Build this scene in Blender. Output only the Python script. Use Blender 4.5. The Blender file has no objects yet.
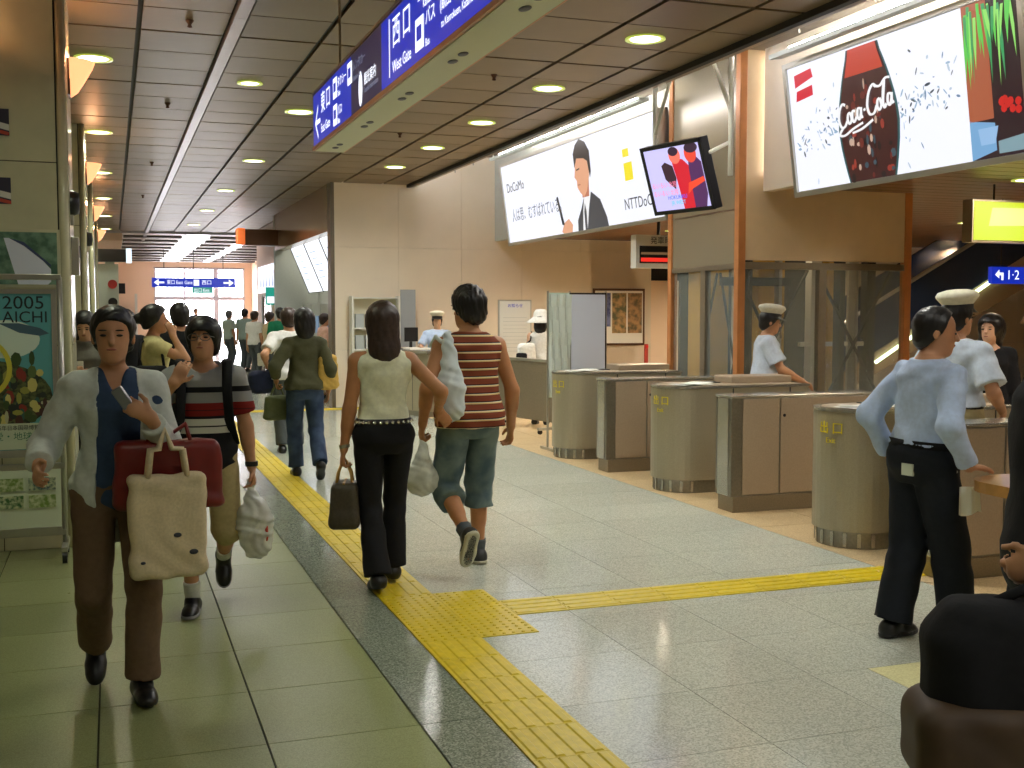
import bpy, bmesh, math, random
import numpy as np
from mathutils import Vector, Matrix
random.seed(7); np.random.seed(7)
SC = bpy.context.scene
COL = SC.collection
PI = math.pi
R = math.radians

# ------------------------------------------------------------------ camera
FPX = 1126.0
CAM_H = 1.58
cam_d = bpy.data.cameras.new('camera'); cam = bpy.data.objects.new('camera', cam_d); COL.objects.link(cam)
cam_d.sensor_width = 36.0; cam_d.sensor_fit = 'HORIZONTAL'; cam_d.lens = FPX/1024*36.0
cam_d.clip_start = 0.05; cam_d.clip_end = 400
YAW = math.atan(399.5/FPX); PITCH = math.atan(72/FPX)
cam.location = (0, 0, CAM_H)
cam.rotation_euler = (PI/2 - PITCH, 0, -YAW)
SC.camera = cam

# ------------------------------------------------------------------ world: hazy bright day outside
w = bpy.data.worlds.new('world'); SC.world = w; w.use_nodes = True
bg = w.node_tree.nodes['Background']; bg.inputs[0].default_value = (0.95, 0.93, 1.0, 1); bg.inputs[1].default_value = 22.0
pd = bpy.data.lights.new('daylight_portal', 'AREA'); pd.shape = 'RECTANGLE'; pd.size = 3.7; pd.size_y = 3.4; pd.cycles.is_portal = True
po_ = bpy.data.objects.new('daylight_portal', pd); COL.objects.link(po_); po_.location = (3.57, 50.3, 1.72); po_.rotation_euler = (-PI/2, 0, 0)

# ------------------------------------------------------------------ exposure
vs = SC.view_settings
vs.view_transform = 'Standard'; vs.look = 'None'; vs.gamma = 1.0; vs.exposure = 0.12
vs.use_curve_mapping = False

# ------------------------------------------------------------------ helpers
MATS = {}
def hexc(r, g, b):
    f = lambda c: (c/255/12.92) if c/255 <= 0.04045 else ((c/255+0.055)/1.055)**2.4
    return (f(r), f(g), f(b), 1)

def mat(name, col, rough=0.5, metal=0.0, noise=0.0, nscale=30.0, spec=0.5, bump=0.0, emit=None, estr=0.0, trans=0.0, alpha=1.0, col2=None, coat=0.0, ndet=3.0, sheen=0.0):
    if name in MATS: return MATS[name]
    m = bpy.data.materials.new(name); m.use_nodes = True; MATS[name] = m
    nt = m.node_tree; b = nt.nodes['Principled BSDF']
    c = hexc(*col)
    b.inputs['Base Color'].default_value = c
    b.inputs['Roughness'].default_value = rough; b.inputs['Metallic'].default_value = metal
    b.inputs['Specular IOR Level'].default_value = spec
    b.inputs['Coat Weight'].default_value = coat
    if trans: b.inputs['Transmission Weight'].default_value = trans
    if alpha < 1: b.inputs['Alpha'].default_value = alpha
    if emit: b.inputs['Emission Color'].default_value = hexc(*emit); b.inputs['Emission Strength'].default_value = estr
    if noise or col2 or bump:
        tc = nt.nodes.new('ShaderNodeTexCoord'); nz = nt.nodes.new('ShaderNodeTexNoise')
        nz.inputs['Scale'].default_value = nscale; nz.inputs['Detail'].default_value = ndet
        nt.links.new(tc.outputs['Object'], nz.inputs['Vector'])
        if noise or col2:
            mx = nt.nodes.new('ShaderNodeMix'); mx.data_type = 'RGBA'
            d = hexc(*col2) if col2 else tuple(x*(1-noise) for x in c[:3])+(1,)
            mr = nt.nodes.new('ShaderNodeMapRange'); mr.inputs[1].default_value = 0.38; mr.inputs[2].default_value = 0.62
            nt.links.new(nz.outputs['Fac'], mr.inputs[0]); nt.links.new(mr.outputs[0], mx.inputs[0])
            mx.inputs[6].default_value = c; mx.inputs[7].default_value = d
            nt.links.new(mx.outputs[2], b.inputs['Base Color'])
        if bump:
            bp = nt.nodes.new('ShaderNodeBump'); bp.inputs['Strength'].default_value = bump; bp.inputs['Distance'].default_value = 0.01
            nt.links.new(nz.outputs['Fac'], bp.inputs['Height']); nt.links.new(bp.outputs[0], b.inputs['Normal'])
    return m

def emat(name, col, strength):
    if name in MATS: return MATS[name]
    m = bpy.data.materials.new(name); m.use_nodes = True; MATS[name] = m
    nt = m.node_tree; b = nt.nodes['Principled BSDF']
    b.inputs['Base Color'].default_value = (0.02, 0.02, 0.02, 1); b.inputs['Roughness'].default_value = 0.3
    b.inputs['Emission Color'].default_value = hexc(*col); b.inputs['Emission Strength'].default_value = strength
    return m

def tag(o, label=None, cat=None, group=None, kind=None):
    if label: o['label'] = label
    if cat: o['category'] = cat
    if group: o['group'] = group
    if kind: o['kind'] = kind
    return o
def empty(name, loc=(0,0,0), rz=0, label=None, cat=None, group=None, kind=None):
    o = bpy.data.objects.new(name, None); COL.objects.link(o); o.location = loc; o.rotation_euler = (0,0,rz); o.empty_display_size = 0.1
    return tag(o, label, cat, group, kind)
def link(name, me, m=None, parent=None, loc=None, rot=None):
    o = bpy.data.objects.new(name, me); COL.objects.link(o)
    if m is not None and len(me.materials) == 0: me.materials.append(m)
    if parent is not None: o.parent = parent
    if loc is not None: o.location = loc
    if rot is not None: o.rotation_euler = rot
    return o
def copy_tree(o, parent=None):
    c = o.copy(); COL.objects.link(c); c.parent = parent
    for ch in list(o.children): copy_tree(ch, c)
    return c

class MB:
    """collects shapes, builds ONE mesh object"""
    def __init__(s): s.bm = bmesh.new()
    def box(s, lo, hi, bevel=0.0, mtx=None):
        g = bmesh.ops.create_cube(s.bm, size=1.0)['verts']
        lo = Vector(lo); hi = Vector(hi)
        for v in g: v.co = Vector(((v.co.x+.5)*(hi.x-lo.x)+lo.x, (v.co.y+.5)*(hi.y-lo.y)+lo.y, (v.co.z+.5)*(hi.z-lo.z)+lo.z))
        if bevel:
            es = list({e for v in g for e in v.link_edges})
            r = bmesh.ops.bevel(s.bm, geom=es, offset=bevel, segments=2, affect='EDGES', profile=0.5)
            g = r['verts']
            if mtx is not None:
                g = list({v for f in r['faces'] for v in f.verts} | {v for v in g})
        if mtx is not None: bmesh.ops.transform(s.bm, matrix=mtx, verts=g)
        return s
    def tube(s, pts, r, seg=8, cap=True):
        pts = [Vector(p) for p in pts]; rs = r if isinstance(r, (list, tuple)) else [r]*len(pts)
        rings = []; up = None
        for i, p in enumerate(pts):
            t = (pts[min(i+1, len(pts)-1)]-pts[max(i-1, 0)]).normalized()
            if up is None: up = Vector((0,0,1)) if abs(t.z) < 0.9 else Vector((1,0,0))
            a = t.cross(up)
            if a.length < 1e-4: a = t.cross(Vector((0,1,0.3)))
            a.normalize(); b = t.cross(a).normalized(); up = -b
            rr = rs[i]; ra, rb = rr if isinstance(rr, tuple) else (rr, rr)
            rings.append([s.bm.verts.new(p+a*math.cos(k*2*PI/seg)*ra+b*math.sin(k*2*PI/seg)*rb) for k in range(seg)])
        for i in range(len(rings)-1):
            for k in range(seg):
                s.bm.faces.new((rings[i][k], rings[i][(k+1)%seg], rings[i+1][(k+1)%seg], rings[i+1][k]))
        if cap: s.bm.faces.new(rings[0][::-1]); s.bm.faces.new(rings[-1])
        return s
    def lathe(s, prof, c=(0,0,0), seg=24, a0=0, a1=2*PI, sx=1, sy=1):
        full = abs(a1-a0-2*PI) < 1e-6; n = seg if full else seg+1
        rings = []
        for r, z in prof:
            rings.append([s.bm.verts.new((c[0]+sx*r*math.cos(a0+(a1-a0)*k/seg), c[1]+sy*r*math.sin(a0+(a1-a0)*k/seg), c[2]+z)) for k in range(n)])
        for i in range(len(rings)-1):
            for k in range(n if full else n-1):
                k2 = (k+1) % n
                try: s.bm.faces.new((rings[i][k], rings[i][k2], rings[i+1][k2], rings[i+1][k]))
                except ValueError: pass
        return s
    def poly(s, pts, depth=None, d=(0,0,1)):
        vs_ = [s.bm.verts.new(p) for p in pts]; f = s.bm.faces.new(vs_)
        if depth:
            r = bmesh.ops.extrude_face_region(s.bm, geom=[f]); dv = Vector(d)*depth
            bmesh.ops.translate(s.bm, vec=dv, verts=[e for e in r['geom'] if isinstance(e, bmesh.types.BMVert)])
        return s
    def ell(s, c, r, seg=12, mtx=None):
        g = bmesh.ops.create_uvsphere(s.bm, u_segments=seg, v_segments=max(6, seg*2//3), radius=1.0)['verts']
        for v in g: v.co = Vector((v.co.x*r[0], v.co.y*r[1], v.co.z*r[2]))
        if mtx is not None: bmesh.ops.transform(s.bm, matrix=mtx, verts=g)
        bmesh.ops.translate(s.bm, vec=Vector(c), verts=g)
        return s
    def mesh(s, name, smooth=False):
        bmesh.ops.recalc_face_normals(s.bm, faces=s.bm.faces[:])
        me = bpy.data.meshes.new(name); s.bm.to_mesh(me); s.bm.free()
        if smooth: me.shade_smooth()
        return me
    def build(s, name, m, parent=None, loc=None, rot=None, smooth=False):
        return link(name, s.mesh(name, smooth), m, parent, loc, rot)
def bx(name, lo, hi, m, parent=None, bevel=0.0): return MB().box(lo, hi, bevel).build(name, m, parent)

FONT = None
def text_mesh(txt, size, depth=0.001, align='CENTER', shear=0.0, sx=1.0):
    cu = bpy.data.curves.new('txt', 'FONT'); cu.body = txt; cu.size = size; cu.extrude = depth; cu.align_x = align; cu.align_y = 'CENTER'; cu.shear = shear
    cu.resolution_u = 3
    o = bpy.data.objects.new('txt', cu); COL.objects.link(o)
    dg = bpy.context.evaluated_depsgraph_get(); dg.update()
    me = bpy.data.meshes.new_from_object(o.evaluated_get(dg))
    COL.objects.unlink(o); bpy.data.objects.remove(o); bpy.data.curves.remove(cu)
    if sx != 1.0:
        for v in me.vertices: v.co.x *= sx
    me.materials.clear()
    return me
def frame_mtx(origin, xdir, ydir):
    x = Vector(xdir).normalized(); y = Vector(ydir); y = (y-x*y.dot(x)).normalized(); z = x.cross(y)
    m = Matrix((x, y, z)).transposed().to_4x4(); m.translation = Vector(origin); return m
def put_text(txt, size, origin, xdir, ydir, m, parent=None, name='lettering', align='CENTER', shear=0.0, depth=0.001, sx=1.0):
    o = link(name, text_mesh(txt, size, depth, align, shear, sx), m, parent)
    o.matrix_local = frame_mtx(origin, xdir, ydir)
    return o
# ------------------------------------------------------------------ people: signed distance bodies meshed with surface nets
def _smin(a, b, k):
    h = np.clip(0.5+0.5*(b-a)/k, 0, 1); return b*(1-h)+a*h-k*h*(1-h)
class Field:
    def __init__(s, lo, hi, vox):
        s.v = vox; s.lo = np.array(lo, np.float32)-2*vox
        s.n = np.ceil((np.array(hi)+2*vox-s.lo)/vox).astype(int)+1
        s.ax = [s.lo[i]+np.arange(s.n[i], dtype=np.float32)*vox for i in range(3)]
        s.F = np.full(s.n, 0.06, np.float32)
    def sub(s, lo, hi, pad):
        sl = []
        for i in range(3):
            a = int(np.clip(np.floor((lo[i]-pad-s.lo[i])/s.v), 0, s.n[i])); b = int(np.clip(np.ceil((hi[i]+pad-s.lo[i])/s.v)+1, 0, s.n[i])); sl.append(slice(a, b))
        P = np.meshgrid(*[s.ax[i][sl[i]] for i in range(3)], indexing='ij')
        return tuple(sl), P
    def add(s, prim, k=0.025, subtract=False):
        lo, hi, fn = prim
        sl, P = s.sub(lo, hi, max(k, 0.02)+2*s.v)
        if 0 in P[0].shape: return
        d = fn(*P).astype(np.float32)
        if subtract: s.F[sl] = -_smin(-s.F[sl], d, k)
        else: s.F[sl] = _smin(s.F[sl], d, k)
    def every(s, fn):
        P = np.meshgrid(*s.ax, indexing='ij'); s.F = fn(s.F, *P).astype(np.float32)
    def mesh(s, name):
        F = s.F; neg = F < 0
        if not neg.any(): return bpy.data.meshes.new(name)
        F = F.copy(); n = F.shape
        # force closed at the border
        for ax in range(3):
            i0 = [slice(None)]*3; i0[ax] = 0; F[tuple(i0)] = np.maximum(F[tuple(i0)], s.v*.2)
            i0[ax] = -1; F[tuple(i0)] = np.maximum(F[tuple(i0)], s.v*.2)
        neg = F < 0
        c = np.zeros(tuple(k-1 for k in n), np.int16)
        offs = [(i, j, k) for i in (0,1) for j in (0,1) for k in (0,1)]
        def cs(a, o): return a[o[0]:n[0]-1+o[0], o[1]:n[1]-1+o[1], o[2]:n[2]-1+o[2]]
        for o in offs: c += cs(neg, o)
        act = (c > 0) & (c < 8)
        idx = np.argwhere(act); vid = -np.ones(act.shape, np.int64); vid[act] = np.arange(len(idx))
        acc = np.zeros((len(idx), 3)); cnt = np.zeros(len(idx))
        corner = {o: F[idx[:,0]+o[0], idx[:,1]+o[1], idx[:,2]+o[2]].astype(np.float64) for o in offs}
        for ax in range(3):
            for o in offs:
                if o[ax]: continue
                o2 = list(o); o2[ax] = 1; o2 = tuple(o2)
                a, b = corner[o], corner[o2]; m = (a < 0) != (b < 0)
                t = np.where(m, a/np.where(m, a-b, 1), 0)
                p = np.tile(np.array(o, float), (len(idx), 1)); p[:, ax] = t
                acc[m] += p[m]; cnt[m] += 1
        V = (idx+acc/cnt[:, None])*s.v+s.lo
        quads = []
        for ax in range(3):
            u, v_ = (ax+1) % 3, (ax+2) % 3
            a0 = [slice(1, -1)]*3; a0[ax] = slice(0, -1); a1 = list(a0); a1[ax] = slice(1, None)
            s0 = neg[tuple(a0)]; s1 = neg[tuple(a1)]
            e = np.argwhere(s0 != s1)
            if len(e) == 0: continue
            flip = s0[tuple(e.T)]
            base = e.copy(); base[:, u] += 1; base[:, v_] += 1
            def at(du, dv):
                q = base.copy(); q[:, u] -= du; q[:, v_] -= dv; return vid[tuple(q.T)]
            q = np.stack([at(1,1), at(0,1), at(0,0), at(1,0)], 1)
            q[~flip] = q[~flip][:, ::-1]
            quads.append(q)
        Q = np.concatenate(quads); Q = Q[(Q >= 0).all(1)]
        me = bpy.data.meshes.new(name)
        me.vertices.add(len(V)); me.vertices.foreach_set('co', V.astype(np.float32).ravel())
        me.loops.add(len(Q)*4); me.loops.foreach_set('vertex_index', Q.ravel().astype(np.int32))
        me.polygons.add(len(Q)); me.polygons.foreach_set('loop_start', np.arange(0, len(Q)*4, 4, dtype=np.int32))
        me.update(calc_edges=True); me.shade_smooth()
        return me

def A3(*p): return np.array(p, float)
def nrm(v): return v/max(np.linalg.norm(v), 1e-9)
def rcone(a, b, r1, r2, flat=None, cut=None):
    """round cone a->b; flat=(n,f): thinner by f along n; cut=(point, normal) keeps the side against normal"""
    a = np.asarray(a, float); b = np.asarray(b, float); ab = b-a; L2 = max(ab@ab, 1e-9); rm = max(r1, r2)
    lo = np.minimum(a, b)-rm; hi = np.maximum(a, b)+rm
    def fn(x, y, z):
        px, py, pz = x-a[0], y-a[1], z-a[2]
        t = np.clip((px*ab[0]+py*ab[1]+pz*ab[2])/L2, 0, 1)
        qx, qy, qz = px-t*ab[0], py-t*ab[1], pz-t*ab[2]
        if flat is not None:
            n, f = flat; n = nrm(np.asarray(n, float)); s = (qx*n[0]+qy*n[1]+qz*n[2])*(1/f-1)
            qx, qy, qz = qx+s*n[0], qy+s*n[1], qz+s*n[2]
        d = np.sqrt(qx*qx+qy*qy+qz*qz)-(r1+(r2-r1)*t)
        if flat is not None: d = d*max(flat[1], .4)
        if cut is not None:
            c, n = cut; n = nrm(np.asarray(n, float)); d = np.maximum(d, (x-c[0])*n[0]+(y-c[1])*n[1]+(z-c[2])*n[2])
        return d
    return lo, hi, fn
def ell(c, r, M=None):
    c = np.asarray(c, float); r = np.asarray(r, float); rm = r.max(); M = np.eye(3) if M is None else M
    def fn(x, y, z):
        p = (x-c[0], y-c[1], z-c[2])
        q = [(M[0,i]*p[0]+M[1,i]*p[1]+M[2,i]*p[2]) for i in range(3)]
        k0 = np.sqrt((q[0]/r[0])**2+(q[1]/r[1])**2+(q[2]/r[2])**2); k1 = np.sqrt((q[0]/r[0]**2)**2+(q[1]/r[1]**2)**2+(q[2]/r[2]**2)**2)
        return k0*(k0-1)/np.maximum(k1, 1e-6)
    return c-rm, c+rm, fn
def trunk(prof, T, off=0.0, z0=None, z1=None):
    """stack of superellipse sections in torso frame T=(origin, 3x3); prof rows (z, rx, ry, cy)"""
    pr = np.array(prof, float); O, M = T
    zs = pr[:,0]; zl = zs[0] if z0 is None else z0; zh = zs[-1] if z1 is None else z1
    rm = pr[:,1].max()+off+.04
    c0 = O+M@A3(0,0,zl); c1 = O+M@A3(0,0,zh)
    lo = np.minimum(c0, c1)-rm; hi = np.maximum(c0, c1)+rm
    def fn(x, y, z):
        p = (x-O[0], y-O[1], z-O[2]); q = [(M[0,i]*p[0]+M[1,i]*p[1]+M[2,i]*p[2]) for i in range(3)]
        rx = np.interp(q[2], zs, pr[:,1])+off; ry = np.interp(q[2], zs, pr[:,2])+off; cy = np.interp(q[2], zs, pr[:,3])
        e = ((np.abs(q[0])/rx)**2.3+(np.abs(q[1]-cy)/ry)**2.3)**(1/2.3)
        d = (e-1)*np.minimum(rx, ry)
        d = np.maximum(d, np.maximum(q[2]-zh, zl-q[2]))
        return d
    return lo, hi, fn
def rotz(a): c, s = math.cos(a), math.sin(a); return np.array([[c,-s,0],[s,c,0],[0,0,1]])
def rotx(a): c, s = math.cos(a), math.sin(a); return np.array([[1,0,0],[0,c,-s],[0,s,c]])
def roty(a): c, s = math.cos(a), math.sin(a); return np.array([[c,0,s],[0,1,0],[-s,0,c]])
def ik(a, t, l1, l2, pole):
    a = np.asarray(a, float); t = np.asarray(t, float); d = t-a; L = np.linalg.norm(d); u = d/max(L, 1e-6)
    L = min(L, (l1+l2)*0.999); L = max(L, abs(l1-l2)+.02); t = a+u*L
    x = (l1*l1-l2*l2+L*L)/(2*L); h = math.sqrt(max(l1*l1-x*x, 0))
    p = np.asarray(pole, float); p = p-u*(p@u); p = nrm(p)
    return a+u*x+p*h, t

MALE = [(-.13,.10,.075,-.01),(-.06,.158,.112,-.012),(.02,.166,.118,-.012),(.08,.155,.105,-.005),(.16,.142,.100,0),(.26,.150,.108,.004),(.36,.166,.116,.006),(.42,.170,.110,.0),(.47,.138,.086,-.006),(.505,.085,.066,-.01),(.53,.05,.05,-.01)]
FEM  = [(-.13,.10,.075,-.01),(-.06,.166,.118,-.016),(.02,.168,.118,-.016),(.08,.148,.098,-.004),(.16,.122,.088,.004),(.26,.132,.096,.010),(.345,.146,.116,.018),(.42,.148,.100,.004),(.465,.118,.078,-.004),(.50,.078,.060,-.008),(.53,.044,.046,-.008)]

def person(loc, face, H=1.70, sex='m', label='', pelvis=.93, lean=0, twist=0, feet=None, hands=None, head=(0,0), vox=.010,
           top=None, bottom=None, shoes=None, hair=None, skin=(208,160,128), extra=None, girth=1.0, group=None, detail=True, ground=0.0, eyes=True, sway=0.0):
    """faces +Y locally, its right is +X; all joint targets in a 1.70 m body"""
    root = empty('person', (0,0,0), 0, label, 'person', group)
    s = H/1.70; J = {}
    P0 = A3(0, 0, pelvis); M = rotz(R(twist))@roty(R(sway))@rotx(-R(lean)); T = (P0, M)
    prof = [(z, rx*girth, ry*girth, cy) for z, rx, ry, cy in (MALE if sex == 'm' else FEM)]
    sw = .178 if sex == 'm' else .158
    sw *= (1+girth)/2
    feet = feet or {'L': (-.09, .02, .085, 0, 5), 'R': (.09, -.02, .085, 0, -5)}
    hands = hands or {}
    skm = mat('skin_%d_%d_%d' % skin, skin, .55, noise=.12, nscale=14)
    limbs = {}
    for sd, sg in (('L', -1), ('R', 1)):
        hip = P0+rotz(R(twist*.3))@A3(sg*.092, 0, -.03)
        f = feet[sd]; an = A3(*f[:3]); kn, an = ik(hip, an, .425, .415, (sg*.08, 1, 0) if len(f) < 6 else f[5])
        fd = rotz(R(-f[4]))@rotx(R(f[3]))   # pitch up positive, yaw clockwise positive
        sh = P0+M@A3(sg*sw, -.005, .425)
        h = hands.get(sd, {}); wr = A3(*h['p']) if 'p' in h else P0+M@A3(sg*(sw+.08), .02, -.11)
        el, wr = ik(sh, wr, .285, .25, h.get('pole', (sg*.35, -1, -.1)))
        limbs[sd] = dict(hip=hip, kn=kn, an=an, fd=fd, sh=sh, el=el, wr=wr, h=h, sg=sg)
    nb = P0+M@A3(0, -.012, .50); hs = 1.07; hc = nb+M@A3(0, .03, .148)
    Hm = M@rotz(R(-head[0]))@rotx(R(head[1]))
    hp = lambda *p: hc+Hm@A3(*p)*hs
    hel = lambda c, r: ell(c, np.array(r)*hs, Hm)
    # foot drop so that the lowest sole meets the floor
    low = min((l['an']+l['fd']@A3(0, y, -.085))[2] for l in limbs.values() for y in (-.06, .06, .16))
    shift = -low
    root.location = (loc[0], loc[1], ground+shift*s); root.rotation_euler = (0, 0, R(face)); root.scale = (s, s, s)
    # ---- body
    allp = [l[k] for l in limbs.values() for k in ('kn', 'an', 'el', 'wr')]+[hc, P0]
    lo = np.min(allp, 0)-.22; hi = np.max(allp, 0)+.22; lo[2] = np.min(allp, 0)[2]-.13
    F = Field(lo, hi, vox)
    F.add(trunk(prof, T, -.003), .02)
    F.add(rcone(nb-M@A3(0,0,.03), hp(0,-.012,-.05), .054 if sex == 'm' else .046, .05 if sex == 'm' else .043), .03)
    F.add(hel(hp(0,-.008,.028), (.073,.091,.082)), .02)
    F.add(hel(hp(0,.022,-.045), (.056,.066,.068)), .03)
    F.add(hel(hp(0,.062,-.088), (.022,.018,.02)), .03)
    if detail:
        F.add(rcone(hp(0,.084,.012), hp(0,.100,-.022), .009, .0135), .012)
        for sg in (-1, 1):
            F.add(hel(hp(sg*.076,-.008,-.008), (.009,.017,.030)), .008)
            F.add(hel(hp(sg*.031,.094,.006), (.017,.010,.009)), .012, subtract=True)
        F.add(hel(hp(0,.082,-.054), (.022,.012,.008)), .008)
    for sd, l in limbs.items():
        sg = l['sg']; g = girth; fm = .93 if sex == 'f' else 1.0
        F.add(rcone(l['hip'], l['kn'], .086*g*(1.02 if sex == 'f' else 1), .055), .03)
        kd = l['an']-l['kn']
        F.add(rcone(l['kn'], l['an'], .052, .036), .025)
        F.add(rcone(l['kn']+kd*.12+A3(0,-.012,0), l['kn']+kd*.55+A3(0,-.006,0), .05, .042), .03)
        F.add(rcone(l['an']+l['fd']@A3(0,-.03,-.045), l['an']+l['fd']@A3(0,.12,-.06), .034, .026), .025)
        F.add(rcone(nb-M@A3(0,0,.035), l['sh'], .045, .045*fm), .03)
        F.add(rcone(l['sh'], l['el'], .052*g*fm, .041*fm), .035)
        F.add(rcone(l['el'], l['wr'], .041*fm, .028*fm), .02)
        F.add(rcone(l['el']+(l['wr']-l['el'])*.1, l['el']+(l['wr']-l['el'])*.45, .042*fm, .037*fm), .02)
        # hand: palm and five fingers
        h = l['h']; d = nrm(l['wr']-l['el']); hd = nrm(np.asarray(h['dir'], float)) if 'dir' in h else d
        pn = np.asarray(h.get('palm', (-sg, 0, 0)), float); pn = nrm(pn-hd*(pn@hd)); sd_ = np.cross(pn, hd)*(1)   # across the palm
        th = np.asarray(h.get('thumb', (0, 1, .2)), float)
        if sd_@th < 0: sd_ = -sd_
        curl = R(h.get('curl', 28))
        F.add(rcone(l['wr']+hd*.02, l['wr']+hd*.075, .034*fm, .038*fm, flat=(pn, .42)), .018)
        if vox <= .0105:
            for i, (o, ln) in enumerate(((.030,.070),(.010,.078),(-.010,.072),(-.029,.056))):
                b0 = l['wr']+hd*.082+sd_*o*fm; c1, s1 = math.cos(curl*.6), math.sin(curl*.6); c2, s2 = math.cos(curl*1.7), math.sin(curl*1.7)
                m = b0+(hd*c1+pn*s1)*ln*.5; e = m+(hd*c2+pn*s2)*ln*.52
                F.add(rcone(b0-hd*.012, m, .0095, .0085), .006); F.add(rcone(m, e, .0085, .0072), .004)
            b0 = l['wr']+hd*.03+sd_*.028*fm; m = b0+nrm(hd*.7+sd_*.75+pn*.35)*.040; e = m+nrm(hd*.9+sd_*.25+pn*.4)*.034
            F.add(rcone(b0, m, .0125, .0105), .010); F.add(rcone(m, e, .0105, .0085), .005)
        else:
            F.add(rcone(l['wr']+hd*.08, l['wr']+hd*.15+pn*.04, .030*fm, .020, flat=(pn, .5)), .02)
        J['hand'+sd] = l['wr']+hd*.08+pn*.022; J['wr'+sd] = l['wr']; J['sh'+sd] = l['sh']; J['el'+sd] = l['el']
    body = link('body', F.mesh('body'), skm, root)
    J.update(hc=hc, Hm=Hm, hp=hp, P0=P0, M=M, T=T, nb=nb, limbs=limbs, root=root, s=s, skin=skm)
    J['world'] = lambda p: Matrix.Translation(root.location)@Matrix.Rotation(R(face), 4, 'Z')@(Vector([float(c) for c in p])*s)
    # ---- clothes
    def wrinkle(F, x, y, z, a, f=1.0):
        return F+a*(np.sin(34*f*z+5*np.sin(11*x+1.3)+4*np.sin(13*y))*.5+np.sin(23*f*x+17*y*f+9*np.sin(7*z))*.5)
    def top_mesh(t, name, m):
        vx = max(vox, .008); off = t.get('off', .012); sl = t.get('sleeve', .5); hem = t.get('hem', -.02)
        ps = [P0+M@A3(0,0,hem), nb]+[l['sh'] for l in limbs.values()]
        if sl > 0: ps += [l['el'] for l in limbs.values()]
        if sl > 1: ps += [l['wr'] for l in limbs.values()]
        G = Field(np.min(ps, 0)-.24, np.max(ps, 0)+.24, vx)
        pr = [(z, rx+t.get('loose', 0)*max(0, min(1, (.30-z)/.3)), ry+t.get('loose', 0)*max(0, min(1, (.30-z)/.3)), cy) for z, rx, ry, cy in prof]
        G.add(trunk(pr, T, off, z0=hem, z1=t.get('neck', .505)), .012)
        for sd, l in limbs.items():
            if sl <= 0:
                G.add(rcone(l['sh']-M@A3(l['sg']*.03,0,.01), l['sh']-M@A3(l['sg']*.012,0,.05), .048+off, .05+off, cut=(l['sh']-M@A3(l['sg']*.004,0,0), M@A3(l['sg'],0,.1))), .03); continue
            fr = min(1, sl); e = l['sh']+(l['el']-l['sh'])*fr; dd = nrm(l['el']-l['sh'])
            flare = t.get('flare', .012)
            G.add(rcone(nb-M@A3(-l['sg']*.05,0,.045), l['sh'], .042+off, .046+off), .03)
            G.add(rcone(l['sh'], e, .055+off, .045+off+flare, cut=(e, dd) if sl <= 1 else None), .03)
            if sl > 1:
                fr = sl-1; e2 = l['el']+(l['wr']-l['el'])*fr; d2 = nrm(l['wr']-l['el'])
                G.add(rcone(l['el'], e2, .047+off+flare*.5, .034+off+flare*.6, cut=(e2, d2)), .02)
        def cuts(Fv, x, y, z):
            p = (x-P0[0], y-P0[1], z-P0[2]); q = [(M[0,i]*p[0]+M[1,i]*p[1]+M[2,i]*p[2]) for i in range(3)]
            if t.get('vneck') is not None:
                dpt, wd = t['vneck']; zz = np.clip((.52-q[2])/dpt, 0, 1)
                Fv = np.maximum(Fv, np.minimum((wd*(1-zz)-np.abs(q[0])), np.minimum(q[1]+.02, q[2]-(.52-dpt)))*.8)
            if t.get('scoop') is not None:   # round neck hole
                r = t['scoop']; Fv = np.maximum(Fv, r-np.sqrt(q[0]**2+(q[1]-.02)**2+((q[2]-.53)*.8)**2))
            if t.get('open') is not None:    # front opening of a jacket
                a0, a1 = t['open']; hw = a0+(a1-a0)*np.clip((.5-q[2])/.6, 0, 1)
                Fv = np.maximum(Fv, np.minimum(hw-np.abs(q[0]-t.get('openx', 0)), q[1]))
            return wrinkle(Fv, q[0], q[1], q[2], t.get('wr', .004))
        G.every(cuts)
        return link(name, G.mesh(name), m, root)
    if top:
        for t in (top if isinstance(top, list) else [top]):
            top_mesh(t, t.get('name', 'shirt'), t['m'])
    if bottom:
        t = bottom; vx = max(vox, .009); off = t.get('off', .012); hemf = t.get('hem', .97)
        ps = [P0+A3(0,0,t.get('waist', .09))]+[l[k] for l in limbs.values() for k in ('kn', 'an')]
        G = Field(np.min(ps, 0)-.2, np.max(ps, 0)+.2, vx)
        G.add(trunk(prof, T, off, z1=t.get('waist', .09)), .02)
        for l in limbs.values():
            G.add(rcone(l['hip'], l['kn'], .088*girth+off, .058+off+t.get('knee', .008)), t.get('k', .02))
            if hemf > 0:
                e = l['kn']+(l['an']-l['kn'])*hemf; dd = nrm(l['an']-l['kn'])
                G.add(rcone(l['kn'], e+dd*.05, .056+off+t.get('knee', .008), .045+off+t.get('flare', .012), cut=(e, dd)), t.get('k', .015))
            else:
                pass
        if t.get('waistcut') is None: pass
        G.every(lambda Fv, x, y, z: wrinkle(Fv, x, y, z, t.get('wr', .004), .8))
        link(t.get('name', 'trousers'), G.mesh('trousers'), t['m'], root)
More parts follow.
